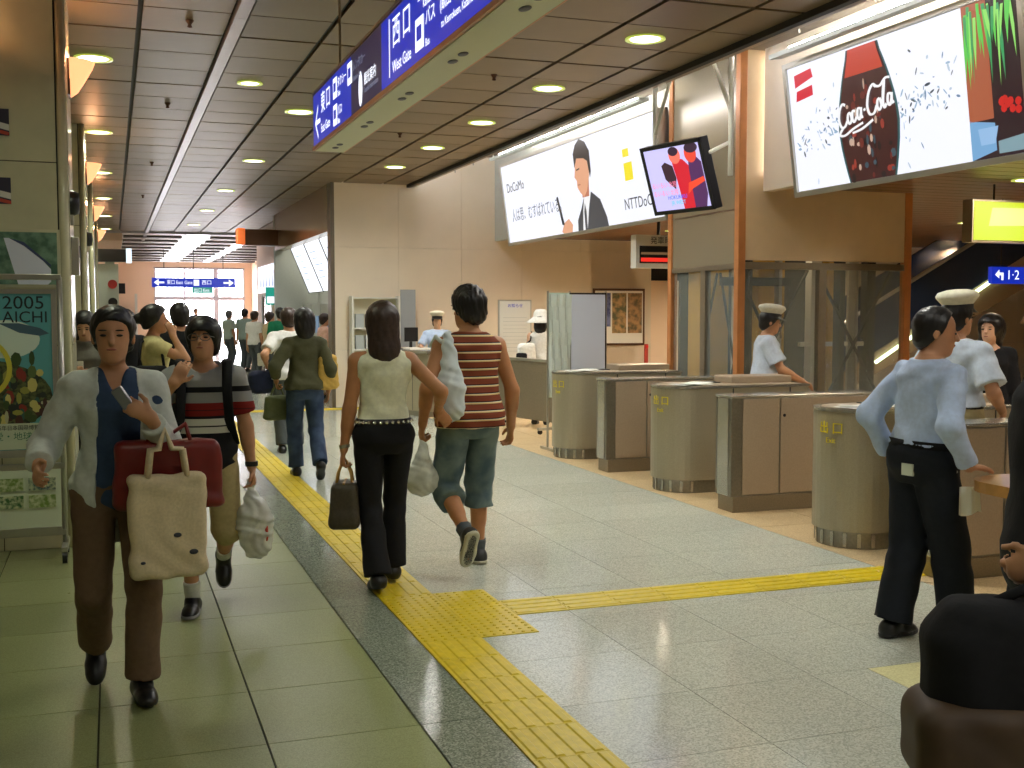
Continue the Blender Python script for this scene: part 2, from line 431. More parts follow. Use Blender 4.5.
        if t.get('belt'):
            zb = t.get('waist', .09)-.012
            B = MB(); pr = np.array(prof); rx = np.interp(zb, pr[:,0], pr[:,1])+off+.006; ry = np.interp(zb, pr[:,0], pr[:,2])+off+.006; cy = np.interp(zb, pr[:,0], pr[:,3])
            B.lathe([(.0, -.019), (1.0, -.019), (1.0, .019), (.0, .019)], seg=36, sx=1, sy=1)
            me = B.mesh('belt', True)
            for v in me.vertices:
                a = math.atan2(v.co.y, v.co.x); rr = math.hypot(v.co.x, v.co.y)
                ca, sa = math.cos(a), math.sin(a); k = (abs(ca)**2.3+abs(sa)**2.3)**(-1/2.3)
                q = P0+M@A3(rr*k*ca*rx, rr*k*sa*ry+cy, zb+v.co.z); v.co = Vector(q)
            link('belt', me, t['belt'], root)
    if shoes:
        for l in limbs.values():
            a, fd = l['an'], l['fd']; q = lambda *p: a+fd@A3(*p)
            G = Field(np.minimum(q(0,-.08,-.09), q(0,.19,-.02))-.09, np.maximum(q(0,-.08,-.09), q(0,.19,-.02))+.10, min(max(vox, .008), .012))
            G.add(rcone(q(0,-.035,-.052), q(0,.12,-.064), .044, .038), .03)
            G.add(rcone(q(0,.08,-.058), q(0,.15,-.068), .042, .030, flat=(fd@A3(0,0,1), .8)), .03)
            if shoes.get('high', True): G.add(rcone(q(0,-.02,-.03), q(0,.01,-.01), .045, .043), .03)
            n = fd@A3(0,0,-1); c = q(0,0,-.085)
            G.every(lambda Fv, x, y, z: np.maximum(Fv, (x-c[0])*n[0]+(y-c[1])*n[1]+(z-c[2])*n[2]))
            so = link('shoe', G.mesh('shoe'), shoes['m'], root)
            if shoes.get('sole'):
                S = Field(np.minimum(q(0,-.08,-.09), q(0,.19,-.02))-.09, np.maximum(q(0,-.08,-.09), q(0,.19,-.02))+.10, .009)
                S.add(rcone(q(0,-.035,-.06), q(0,.12,-.064), .049, .045), .03); S.add(rcone(q(0,.08,-.06), q(0,.15,-.066), .047, .035), .03)
                c2 = q(0,0,-.062)
                S.every(lambda Fv, x, y, z: np.maximum(np.maximum(Fv, (x-c[0])*n[0]+(y-c[1])*n[1]+(z-c[2])*n[2]), -((x-c2[0])*n[0]+(y-c2[1])*n[1]+(z-c2[2])*n[2])))
                link('sole', S.mesh('sole'), shoes['sole'], so)
            if shoes.get('sock'):
                sh = rcone(a+(l['kn']-a)*.02, a+(l['kn']-a)*shoes.get('sockh', .28), .043, .050, cut=(a+(l['kn']-a)*shoes.get('sockh', .28), l['kn']-a))
                S = Field(sh[0], sh[1], .009); S.add(sh, .005); link('sock', S.mesh('sock'), shoes['sock'], root)
    if hair:
        kind = hair.get('kind', 'short'); vol = hair.get('vol', .016); vx = min(vox, .009)
        pts = [hp(0,0,.1), hp(0,-.05,-.1)]
        if kind in ('long', 'bob'): pts += [hp(0,-.08,-hair.get('len', .3))]
        G = Field(np.min(pts, 0)-.2, np.max(pts, 0)+.2, vx)
        G.add(hel(hp(0,-.012,.034), (.073+vol,.091+vol,.078+vol)), .02)
        G.add(hel(hp(0,-.035,-.03), (.066+vol*.8,.062+vol*.8,.07)), .02)
        yk = [-.15,-.06,-.02,.02,.05,.075,.2]
        zk = {'short': [-.105,-.10,-.055,-.022,.03,.066,.072], 'crop': [-.09,-.085,-.03,.0,.05,.075,.08], 'fringe': [-.105,-.10,-.06,-.03,.0,.040,.042],
              'bob': [-.5,-.5,-.5,-.16,.01,.058,.062], 'long': [-.6,-.6,-.6,-.5,.01,.062,.066], 'bun': [-.075,-.07,-.04,-.012,.04,.066,.072], 'bald': [-.105,-.10,-.05,-.005,.09,.12,.13]}[kind]
        if kind in ('bob', 'long'):
            L = hair.get('len', .3); wd = hair.get('w', .085)
            bk = M@A3(0,-1,0)
            G.add(rcone(hp(0,-.05,.0), hc+A3(0,-.075,-L*.55)+M@A3(0,0,0), wd*1.02, wd*.95, flat=(M@A3(0,1,0), .72)), .04)
            G.add(rcone(hc+A3(0,-.075,-L*.5), hc+A3(0,-.085,-L), wd*.92, wd*.30, flat=(M@A3(0,1,0), .5)), .04)
        if kind == 'bun':
            G.add(hel(hp(0,-.135,.02), (.042,.040,.044)), .02)
        if hair.get('top'): G.add(hel(hp(0,-.0,.085), (.065,.075,.05)), .03)
        def cut(Fv, x, y, z):
            p = (x-hc[0], y-hc[1], z-hc[2]); q = [(Hm[0,i]*p[0]+Hm[1,i]*p[1]+Hm[2,i]*p[2]) for i in range(3)]
            q = [c/hs for c in q]; zf = np.interp(q[1], yk, zk)
            Fv = np.maximum(Fv, np.minimum((zf-q[2])*.6, .05))
            st = np.sin(150*q[0]+20*q[2]+9*np.sin(40*q[1]))*np.cos(90*q[1]+35*q[2])
            return Fv+hair.get('rough', .0025)*st
        G.every(cut)
        hm_ = hair['m']; link('hair', G.mesh('hair'), hm_, root)
    if eyes and detail and vox <= .0125:
        dk = mat('eye_dark', (30,22,18), .3); br = mat('brow', (34,26,20), .8); lp = mat('lip', (150,84,72), .5)
        Me = Matrix([[float(Hm[i,j]) for j in range(3)] for i in range(3)]).to_4x4()
        for sg in (-1, 1):
            MB().ell(tuple(map(float, hp(sg*.031,.0835,.004))), (.014,.006,.0055), 8, Me).build('eye', dk, root, smooth=True)
            MB().ell(tuple(map(float, hp(sg*.032,.0885,.024))), (.018,.005,.0035), 8, Me).build('eyebrow', br, root, smooth=True)
        MB().ell(tuple(map(float, hp(0,.0875,-.052))), (.021,.008,.006), 8, Me).build('mouth', lp, root, smooth=True)
    return J
# ------------------------------------------------------------------ materials of the place
def speckle(name, c1, c2, c3, rough, scale=170, rnd=0.06):
    m = bpy.data.materials.new(name); m.use_nodes = True; MATS[name] = m
    nt = m.node_tree; b = nt.nodes['Principled BSDF']; N = nt.nodes.new
    tc = N('ShaderNodeTexCoord'); geo = N('ShaderNodeNewGeometry')
    v = N('ShaderNodeTexVoronoi'); v.inputs['Scale'].default_value = scale; nt.links.new(geo.outputs['Position'], v.inputs['Vector'])
    cr = N('ShaderNodeValToRGB'); e = cr.color_ramp; e.interpolation = 'CONSTANT'
    e.elements[0].color = hexc(*c1); e.elements[1].position = .45; e.elements[1].color = hexc(*c2)
    el = e.elements.new(.78); el.color = hexc(*c3)
    sep = N('ShaderNodeSeparateColor'); nt.links.new(v.outputs['Color'], sep.inputs[0]); nt.links.new(sep.outputs[0], cr.inputs[0])
    nz = N('ShaderNodeTexNoise'); nz.inputs['Scale'].default_value = 1.3; nz.inputs['Detail'].default_value = 4; nt.links.new(geo.outputs['Position'], nz.inputs['Vector'])
    oi = N('ShaderNodeObjectInfo')
    mr = N('ShaderNodeMapRange'); mr.inputs[3].default_value = 1-rnd; mr.inputs[4].default_value = 1+rnd; nt.links.new(oi.outputs['Random'], mr.inputs[0])
    m1 = N('ShaderNodeMix'); m1.data_type = 'RGBA'; m1.blend_type = 'MULTIPLY'; m1.inputs[0].default_value = 1
    nt.links.new(cr.outputs[0], m1.inputs[6]); nt.links.new(mr.outputs[0], m1.inputs[7])
    nt.links.new(m1.outputs[2], b.inputs['Base Color'])
    r2 = N('ShaderNodeMapRange'); r2.inputs[3].default_value = rough*.75; r2.inputs[4].default_value = rough*1.35; nt.links.new(nz.outputs['Fac'], r2.inputs[0]); nt.links.new(r2.outputs[0], b.inputs['Roughness'])
    return m
def varied(name, col, rough, metal=0.0, rnd=0.08, noise=0.1, nscale=3.0, spec=.5, coat=0.0):
    """base colour with a slight difference from piece to piece"""
    m = mat(name, col, rough, metal, noise=noise, nscale=nscale, spec=spec, coat=coat); nt = m.node_tree; b = nt.nodes['Principled BSDF']
    src = b.inputs['Base Color'].links[0].from_socket
    oi = nt.nodes.new('ShaderNodeObjectInfo'); mr = nt.nodes.new('ShaderNodeMapRange'); mr.inputs[3].default_value = 1-rnd; mr.inputs[4].default_value = 1+rnd
    mx = nt.nodes.new('ShaderNodeMix'); mx.data_type = 'RGBA'; mx.blend_type = 'MULTIPLY'; mx.inputs[0].default_value = 1
    nt.links.new(oi.outputs['Random'], mr.inputs[0]); nt.links.new(src, mx.inputs[6]); nt.links.new(mr.outputs[0], mx.inputs[7]); nt.links.new(mx.outputs[2], b.inputs['Base Color'])
    return m
M_grout = mat('grout', (70,70,58), .8)
M_tileL = speckle('tile_beige_green', (140,147,98), (128,135,86), (150,156,108), .30, 260, .05)
M_gran  = speckle('granite_pale', (188,191,176), (168,172,158), (202,204,190), .11, 150, .04)
M_grand = speckle('granite_dark', (128,136,118), (104,112,96), (152,158,142), .17, 150, .05)
M_tan   = speckle('tile_tan', (196,172,130), (178,152,110), (208,186,146), .3, 140, .05)
M_pale  = speckle('tile_pale_yellow', (206,202,150), (196,190,138), (214,210,162), .3, 140, .03)
M_yel   = varied('tactile_yellow', (212,186,18), .42, rnd=.07, noise=.14, nscale=22)
M_ceil  = varied('ceiling_brown', (124,106,80), .42, .2, rnd=.07, noise=.08, nscale=2.0)
M_black = mat('black_gap', (18,16,14), .6)
M_track = mat('track_grey', (190,184,196), .35, .3)
M_wallc = varied('wall_cream', (228,214,192), .38, rnd=.03, noise=.04, nscale=2, coat=.1)
M_pill  = varied('pillar_stone', (212,207,172), .22, rnd=.05, noise=.1, nscale=4, coat=.25)
M_steel = mat('steel', (150,146,134), .32, .85, noise=.12, nscale=60)
M_steeld= mat('steel_satin', (150,138,118), .38, .7, noise=.14, nscale=90)
M_gate  = mat('gate_panel', (172,162,136), .36, .4, noise=.10, nscale=120)
M_gateb = mat('gate_panel_brown', (176,158,134), .4, .3, noise=.08, nscale=80)
M_cap   = mat('gate_cap', (188,184,172), .25, .8)
M_alu   = mat('aluminium', (186,184,174), .3, .85)
M_white = mat('white_paint', (222,220,210), .45)
M_blackp= mat('black_plastic', (20,20,22), .35)
M_paper = mat('paper', (232,232,222), .7)
M_orange= mat('post_orange', (198,132,78), .35, .15, noise=.12, nscale=6)
M_brown = mat('brown_metal', (96,66,46), .35, .3)
M_beige = mat('booth_beige', (176,160,110), .45, noise=.06, nscale=6)
M_wood  = mat('ledge_wood', (190,138,74), .3, noise=.22, nscale=9, coat=.4)
M_peach = mat('end_wall_peach', (236,200,170), .5, noise=.04)
M_grey  = mat('wall_grey', (176,180,172), .45, noise=.05)

def cube_mesh(name, lo, hi, m, bevel=0):
    me = MB().box(lo, hi, bevel).mesh(name); me.materials.append(m); return me
# ------------------------------------------------------------------ floor
floor = tag(bx('floor', (-4.0,-8,-.15), (20,52,-.010), M_grout), 'station concourse floor of tiles, granite slabs and yellow paving', None, None, 'structure')
tile_cache = {}
def tile(x0, x1, y0, y1, m, name='floor_tile', gx=.004, gy=.002, z=0.0):
    key = (round(x1-x0, 3), round(y1-y0, 3), m.name, name)
    if key not in tile_cache:
        a, b = (x1-x0)/2-gx, (y1-y0)/2-gy
        tile_cache[key] = cube_mesh(name, (-a,-b,-.012), (a,b,0), m)
    return link(name, tile_cache[key], None, floor, ((x0+x1)/2, (y0+y1)/2, z))
TP = .585
far_tiles = {}
def tile_or_far(x0, x1, y0, y1, m, name='floor_tile', far=15.0, **k):
    if 2.6 < y0 < far: tile(x0, x1, y0, y1, m, name, **k)
    else: far_tiles.setdefault(m.name, []).append((x0, x1, y0, y1))
rows = [4.10+.605*k for k in range(-19, 79)]
for y in rows:
    y1 = min(y+.605, 50)
    for k in range(-6, 2):
        x0 = -.08+TP*k
        if x0 > .6: continue
        tile_or_far(x0, x0+TP, y, y1, M_tileL, far=15 if k > -4 else 0)
    tile_or_far(1.075, 1.36, y, y1, M_grand, 'border_slab', far=14)
    for k, x0 in enumerate((1.66, 2.25, 2.84, 3.43)):
        x1 = x0+.59 if k < 3 else 4.45
        if y+.3 < 4.1 and k >= 2:
            if k == 2: tile_or_far(2.84, 3.13, y, y1, M_gran, 'granite_slab', far=16, gx=.0015, gy=.0015)
            else: tile_or_far(3.13, 3.79, y, y1, M_pale, 'pale_slab', far=16, gx=.0015, gy=.0015); tile_or_far(3.79, 4.45, y, y1, M_pale, 'pale_slab', far=16, gx=.0015, gy=.0015)
        else: tile_or_far(x0, x1, y, y1, M_gran, 'granite_slab', far=16, gx=.0015, gy=.0015)
    for k in range(4 if y < 18.3 else 0):
        tile_or_far(4.45+.6*k, 5.05+.6*k, y, y1, M_tan, 'gate_floor_tile', far=15, gx=.002)
for x0 in np.arange(6.85, 19.5, 1.2): far_tiles.setdefault(M_tan.name, []).append((x0, x0+1.2, -7, 18.4))
for y in np.arange(18.5, 49.9, .6): far_tiles.setdefault(M_gran.name, []).append((4.45, 6.6, y, y+.6))
for mn, lst in far_tiles.items():
    b = MB()
    for x0, x1, y0, y1 in lst: b.box((x0+.003, y0+.002, -.012), (x1-.003, y1-.002, 0))
    tag(b.build('distant_floor_tiles', MATS[mn], floor), kind='stuff')
# tactile paving: bar blocks along the walk, dotted blocks at the junction, a branch to the gates
def bar_block():
    b = MB().box((-.149,-.149,-.006), (.149,.149,.002))
    for i in range(4):
        x = -.1125+.075*i
        b.poly([(x-.020,-.14,.002),(x+.020,-.14,.002),(x+.020,.14,.002),(x-.020,.14,.002)])
        z = .007
        vs_ = [(x-.020,-.143,.002),(x+.020,-.143,.002),(x+.020,.143,.002),(x-.020,.143,.002)]; vt = [(x-.014,-.137,z),(x+.014,-.137,z),(x+.014,.137,z),(x-.014,.137,z)]
        b.poly(vt)
        for j in range(4): b.poly([vs_[j], vs_[(j+1)%4], vt[(j+1)%4], vt[j]])
    me = b.mesh('tactile_bar_block'); me.materials.append(M_yel); return me
def dot_block():
    b = MB().box((-.149,-.149,-.006), (.149,.149,.002))
    for i in range(6):
        for j in range(6): b.lathe([(.0115,.002),(.0075,.007),(.0001,.007)], (-.125+.05*i,-.125+.05*j,0), 6)
    me = b.mesh('tactile_dot_block'); me.materials.append(M_yel); return me
BAR = bar_block(); DOT = dot_block()
for y in [4.97-.3*k for k in range(8)]+[6.17+.3*k for k in range(80)]:
    link('tactile_bar_block', BAR, None, floor, (1.51, y, 0.002))
for i in range(2):
    for j in range(3): link('tactile_dot_block', DOT, None, floor, (1.51+.3*i, 5.27+.3*j-.0, 0.002))
for k in range(9): link('tactile_bar_block', BAR, None, floor, (2.11+.3*k, 5.60, 0.002), (0,0,PI/2))
for k in range(12): link('tactile_bar_block', BAR, None, floor, (1.81+.3*k, 18.2, 0.002), (0,0,PI/2))

# ------------------------------------------------------------------ ceiling
ZC = 3.70
ceil = tag(bx('ceiling', (-4.0,-8,ZC+.03), (4.72,31.5,ZC+.25), M_black), 'brown panelled ceiling over the concourse', None, None, 'structure')
xs = [-3.157,-2.478,-1.8,-1.121,-.443,.235,.913,1.591,2.255,2.93,3.61,4.283,4.70]
pc = {}; farp = []
yb = [9.05+.685*j for j in range(-25, 33)]
for j, y0 in enumerate(yb):
    jj = j-25; y1 = y0+.685
    ga = .022 if jj % 3 == 0 else .009; gb = .022 if (jj+1) % 3 == 0 else .009
    for i in range(len(xs)-1):
        x0, x1 = xs[i]+.020, xs[i+1]-.020
        if xs[i+1] == .913: x1 -= .045
        if xs[i] == .913: x0 += .05
        a, b_ = y0+ga, min(y1-gb, 31.45)
        if y0 > 5.6 and xs[i] > -.5:
            key = (round(x1-x0,3), round(b_-a,3))
            if key not in pc: pc[key] = cube_mesh('ceiling_panel', (-key[0]/2,-key[1]/2,0), (key[0]/2,key[1]/2,.03), M_ceil)
            link('ceiling_panel', pc[key], None, ceil, ((x0+x1)/2, (a+b_)/2, ZC))
        else: farp.append((x0, x1, a, b_))
b = MB()
for x0, x1, a, b_ in farp: b.box((x0,a,ZC), (x1,b_,ZC+.03))
tag(b.build('unseen_ceiling_panels', M_ceil, ceil), kind='stuff')
for k in range(20): bx('track_section', (.868, -6+2.05*k, ZC-.035), (.955, -6+2.05*k+2.04, ZC+.03), M_track, ceil)
# the edge of the ceiling above the gates, and the light trough beyond it
trim1 = tag(bx('trim_1', (4.68,-8,ZC-.05), (4.74,18.46,ZC+.42), M_black), 'dark edge trim of the brown ceiling', None, None, 'structure')
trim2 = tag(bx('trim_2', (4.74,-8,ZC-.045), (4.80,18.46,ZC+.42), M_steeld), 'pale metal lip along the ceiling edge', None, None, 'structure')
tro = tag(bx('ceiling_trough', (4.80,-8,4.22), (6.4,18.5,4.32), mat('trough', (120,112,100), .5)), 'raised ceiling of the light trough over the gates', None, None, 'structure')
for k in range(13):
    y = 6.2+1.0*k
    if 8.8 < y < 11.8: continue
    MB().tube([(5.45,y,3.9),(5.45,y,4.22)], .008, 6).build('hanger', M_steel, tro)
# inner ceiling beyond the gates with wooden slats
inc = tag(bx('ceiling_inner', (6.35,-8,2.88), (20,18.5,3.0), M_black), 'lower brown slatted ceiling beyond the ticket gates', None, None, 'structure')
M_slat = varied('slat_brown', (110,76,50), .4, rnd=.1, noise=.12, nscale=5)
sl = cube_mesh('ceiling_slat', (-6.8,-.11,0), (6.8,.11,.03), M_slat)
for k in range(48): link('ceiling_slat', sl, None, inc, (13.15, 6.9+.24*k, 2.85))
# ------------------------------------------------------------------ walls
def wall(name, lo, hi, m, label): return tag(bx(name, lo, hi, m), label, None, None, 'structure')
wall('wall_left', (-3.9,-8,0), (-3.7,50,3.95), M_wallc, 'plain wall behind the pillars')
wall('wall_rear', (-4,-8.2,0), (20,-8,4.3), M_wallc, 'wall behind the camera')
wf = wall('wall_front', (3.47,18.56,0), (20,18.8,4.3), M_black, 'pale panelled wall behind the ticket counter')
pcache = {}
def panel(x0, x1, z0, z1, y, parent, m=M_wallc):
    k = (round(x1-x0,3), round(z1-z0,3), m.name)
    if k not in pcache: pcache[k] = cube_mesh('wall_panel', (-(x1-x0)/2+.0015,0,-(z1-z0)/2+.0015), ((x1-x0)/2-.0015,.05,(z1-z0)/2-.0015), m)
    link('wall_panel', pcache[k], None, parent, ((x0+x1)/2, y, (z0+z1)/2))
wx = [3.47]+[3.45+1.1*k for k in range(1, 6)]+[8.05+1.2*k for k in range(0, 11)]
for i in range(len(wx)-1):
    x0, x1 = wx[i], wx[i+1]
    if x1-x0 < .05: continue
    for z0, z1 in ((0,.95),(.95,2.65),(2.65,4.3)):
        if x0 > 6.4 and z0 > 2.6: z1 = 2.86
        if 9.2 < (x0+x1)/2 < 10.3 and z0 < 2: continue
        panel(x0, x1, z0, z1, 18.51, wf)
# lit doorway at the end of that wall
bx('door_recess', (9.26,18.53,0), (10.44,18.56,2.15), mat('doorway_pale', (240,214,186), .6), wf)
wall('wall_right', (19.9,-8,0), (20,18.8,3.0), M_wallc, 'far wall beyond the escalator')
# header carrying the big light boxes
wall('wall_header', (6.25,-8,2.80), (6.37,10.0,4.25), M_wallc, 'header above the gates behind the near light box')
wall('wall_header_far', (6.25,11.65,2.80), (6.37,18.5,4.25), M_grey, 'header above the gates behind the far light box')
# corner return of the ticket office: dark edge post, brown fascia, recess with fare boards
wall('wall_corner', (3.41,18.5,0), (3.47,18.8,ZC+.03), mat('corner_steel', (120,112,98), .3, .6), 'steel corner post of the ticket office wall')
wall('wall_fascia', (3.41,18.8,2.92), (3.62,25.2,ZC+.03), mat('fascia_bronze', (168,142,110), .2, .5, noise=.1, nscale=4), 'bronze fascia above the ticket machines')
wall('wall_recess', (4.35,18.8,0), (4.5,25.4,ZC), M_grey, 'grey wall with the ticket machines')
wall('wall_recess_side', (3.41,25.2,0), (4.5,25.4,ZC), M_grey, 'grey side wall of the ticket machine recess')
wall('ceiling_recess', (3.62,18.8,3.1), (4.5,25.2,3.2), M_white, 'white ceiling of the ticket machine recess')
wall('wall_right_end', (5.75,33,0), (5.95,50,ZC+.03), M_peach, 'pale wall beside the far glazed doors')
wall('wall_right_far', (3.95,25.4,0), (4.2,33,ZC+.03), M_peach, 'pale wall towards the far doors')
# far end: bright ceiling with dark slats, wall with glazed doors
fc = tag(bx('ceiling_far', (-4,31.5,ZC), (7,50,ZC+.2), mat('far_ceiling_white', (226,222,226), .3)), 'white far ceiling with dark slats', None, None, 'structure')
M_dslat = mat('dark_slat', (70,58,52), .5)
for k in range(9):
    y = 33.0+1.9*k
    for x0, x1 in ((.35,1.9),(2.7,3.6),(4.0,5.7)): bx('ceiling_slat', (x0,y,ZC-.05), (x1,y+.55,ZC), M_dslat, fc)
bx('light_panel', (2.0,31.8,ZC-.02), (2.6,49.6,ZC), emat('panel_daylight', (240,236,250), 2.2), fc); bx('light_panel', (3.65,31.8,ZC-.02), (3.92,49.6,ZC), emat('panel_daylight', (240,236,250), 2.2), fc)
bx('side_soffit', (-3.7,31.5,ZC-.25), (.3,50,ZC), M_peach, fc)
bx('cross_beam', (-3.7,31.4,ZC-.05), (3.95,31.55,ZC+.03), M_track, fc)
we = tag(MB().box((-4,50,0),(1.72,50.2,3.9)).box((5.45,50,0),(7,50.2,3.9)).box((1.72,50,3.45),(5.45,50.2,3.9)).build('wall_end', M_peach), 'peach end wall around the glazed doors', None, None, 'structure')
win = empty('window_1', (0,50.05,0), 0, 'glazed entrance doors and transom at the far end', None, None, 'structure')
fr = MB()
for x in (1.74, 2.95, 4.25, 5.42): fr.box((x-(.10 if x == 4.25 else .04),-.04,0), (x+(.10 if x == 4.25 else .04),.08,3.45))
fr.box((1.7,-.05,2.08), (5.47,.09,2.24)).box((1.7,-.05,3.40), (5.47,.09,3.48))
fr.build('door_frame', mat('frame_pale', (200,190,200), .4), win)
M_glass = mat('glass_clear', (235,240,245), .03, alpha=.12)
for a, c in ((1.78,2.91),(2.99,4.15),(4.35,5.38)):
    for z0, z1 in ((.02,2.08),(2.24,3.40)): bx('pane', (a,.01,z0), (c,.025,z1), M_glass, win)
outg = tag(bx('ground_outside', (-20,50.2,-.15), (30,110,-.012), mat('pavement', (216,212,206), .8)), 'sunlit pavement outside the far doors', None, None, 'structure')

# ------------------------------------------------------------------ pillars with lamps
PY = [8.5, 14.2, 19.9, 25.6]
def pillar(y, i):
    lab = ['nearest stone pillar behind the poster stand', 'second stone pillar along the left side', 'third stone pillar along the left side', 'farthest stone pillar along the left side'][i]
    r = empty('pillar', (.06,y,0), 0, lab, None, None, 'structure')
    bx('core', (-1.18,-.43,0), (-.33,.43,ZC+.03), M_black, r)
    for z0, z1 in ((0,.16),(.16,1.36),(1.36,2.56),(2.56,ZC)):
        for x0, x1 in ((-1.2,-.76),(-.76,-.38)):
            bx('stone_panel', (x0+.003,-.45,z0+.003), (x1-.003,-.43,z1-.003), M_pill, r)
        bx('stone_panel', (-.33,-.40,z0+.003), (-.31,.40,z1-.003), M_pill, r)
        bx('stone_panel', (-1.2,.43,z0+.003), (-.38,.45,z1-.003), M_pill, r)
    for yy in (-.425, .425): MB().tube([(-.345,yy,0),(-.345,yy,ZC)], .032, 12).build('corner_post', M_pill, r, smooth=True)
    return r
M_shade = emat('sconce_glass', (255,166,112), 1.7)
def sconce(y, i):
    lab = ['glowing orange wall lamp on the nearest pillar', 'glowing orange wall lamp on the second pillar', 'glowing orange wall lamp on the third pillar', 'glowing orange wall lamp on the farthest pillar', 'glowing orange wall lamp on the front face of the nearest pillar'][i]
    r = empty('wall_lamp', (-.25,y,3.22), 0, lab, 'wall lamp', 'orange lamps on the pillars')
    bx('back_plate', (0,-.10,-.15), (.015,.10,.10), M_brown, r, .004)
    MB().lathe([(.012,-.15),(.05,-.12),(.10,-.04),(.15,.05),(.165,.09),(.157,.09),(.14,.05),(.09,-.035),(.045,-.11),(.012,-.14)], (.012,0,0), 16, -PI/2, PI/2).build('shade', M_shade, r, smooth=True)
    MB().ell((.06,0,.04), (.03,.03,.05), 10).build('bulb', emat('bulb_warm', (255,226,190), 40), r, smooth=True)
    ld = bpy.data.lights.new('lamp_light', 'POINT'); ld.energy = 6; ld.color = (1,.45,.2); ld.shadow_soft_size = .04
    lo = bpy.data.objects.new('lamp_light', ld); COL.objects.link(lo); lo.parent = r; lo.location = (.09,0,.14)
    return r
for i, y in enumerate(PY):
    pillar(y, i); sconce(y, i)
fo = sconce(8.05, 4); fo.location = (-.96,8.05,3.22); fo.rotation_euler = (0,0,-PI/2)

# ------------------------------------------------------------------ recessed lights
def downlight(x, y, z, watts, label, group, col=(1,.99,.93), rad=.13, spread=150, on=True):
    r = empty('downlight', (x,y,z), 0, label, 'ceiling light', group)
    MB().lathe([(rad,0),(rad+.025,-.002),(rad+.028,-.012),(rad,-.012),(rad-.012,.0),(rad-.015,.028)], seg=24).build('trim_ring', mat('downlight_ring', (206,214,150), .3, emit=(196,214,90), estr=.6) if on else M_steel, r, smooth=True)  # ring's own glow stands in for lamp light caught on its rim
    MB().lathe([(0.0001,.0),(rad-.012,.0)], (0,0,-.008), 20).build('lens', emat('downlight_lens', (255,252,225), 6) if on else M_steel, r)
    if on and watts:
        ld = bpy.data.lights.new('lamp_light', 'AREA'); ld.shape = 'DISK'; ld.size = rad*1.6; ld.energy = watts; ld.color = col; ld.spread = R(spread)
        lo = bpy.data.objects.new('lamp_light', ld); COL.objects.link(lo); lo.parent = r; lo.location = (0,0,-.020)
    return r
for k in range(-6, 11): downlight(3.945, 8.03+2.05*k, ZC-.002, 34 if k > -2 else 22, 'round recessed light in the ceiling row above the gate front', 'ceiling lights along the gates') if (k <= 4 and k != -2) else None
for k in range(-3, 6): downlight(1.92, 8.03+4.1*k, ZC-.002, 30 if k > 0 else 14, 'round recessed light in the ceiling row over the yellow paving', 'ceiling lights over the yellow paving') if k != 0 else None
for k in range(-2, 6): downlight(-.10, 10.17+4.1*k, ZC-.002, 18 if k >= 0 else 12, 'round recessed light in the ceiling row beside the pillars', 'ceiling lights beside the pillars', col=(.95,1,.75))
downlight(1.25, 10.78, ZC-.002, 0, 'dim green tinted recessed light beside the pale ceiling track', None, rad=.09)
for x, y in ((8.3,8.6),(8.3,12.2),(8.3,15.8),(11.5,9.5),(11.5,13),(11.5,16.5),(14.8,11),(14.8,15.5),(6.9,15.9),(6.9,13.2),(7.4,5.2)):
    downlight(x, y, 2.848, 48, 'round recessed light in the brown slatted ceiling beyond the gates', 'ceiling lights beyond the gates', col=(1,.86,.66))
for x, y in ((.58,8.66),(.58,12.1),(.58,16.9),(.58,21.7),(3.27,9.7),(3.27,13.2)):
    MB().lathe([(.0001,-.055),(.02,-.05),(.012,-.03),(.03,-.006),(.03,.0)], (x,y,ZC), 12).build('sprinkler_head', M_brown, None, smooth=True)
    o = COL.objects[-1] if False else bpy.context.scene.collection.objects[-1]
    tag(o, 'small dark sprinkler head hanging from the brown ceiling', 'sprinkler', 'ceiling sprinklers')
# ------------------------------------------------------------------ flat prints
def print_poly(name, pts, m, parent, z=.002):
    return MB().poly([(x, y, z) for x, y in pts]).build(name, m, parent)
def print_ell(name, cx, cy, rx, ry, m, parent, z=.002, n=24, a0=0, a1=2*PI):
    return print_poly(name, [(cx+rx*math.cos(a0+(a1-a0)*k/n), cy+ry*math.sin(a0+(a1-a0)*k/n)) for k in range(n)], m, parent, z)
def label_text(txt, size, x, y, m, parent, z=.002, align='LEFT', sx=1.0, shear=0.0, name='lettering'):
    if ' ' in txt and align == 'LEFT':
        for wd_ in txt.split(' '):
            o = label_text(wd_, size, x, y, m, parent, z, align, sx, shear, name); x += max(v.co.x for v in o.data.vertices)+size*.28
        return o
    return put_text(txt, size, (x,y,z), (1,0,0), (0,1,0), m, parent, name, align, shear, .0003, sx)
def board(name, origin, xdir, ydir, label, cat, group=None):
    o = empty(name, (0,0,0), 0, label, cat, group); o.matrix_world = frame_mtx(origin, xdir, ydir); return o

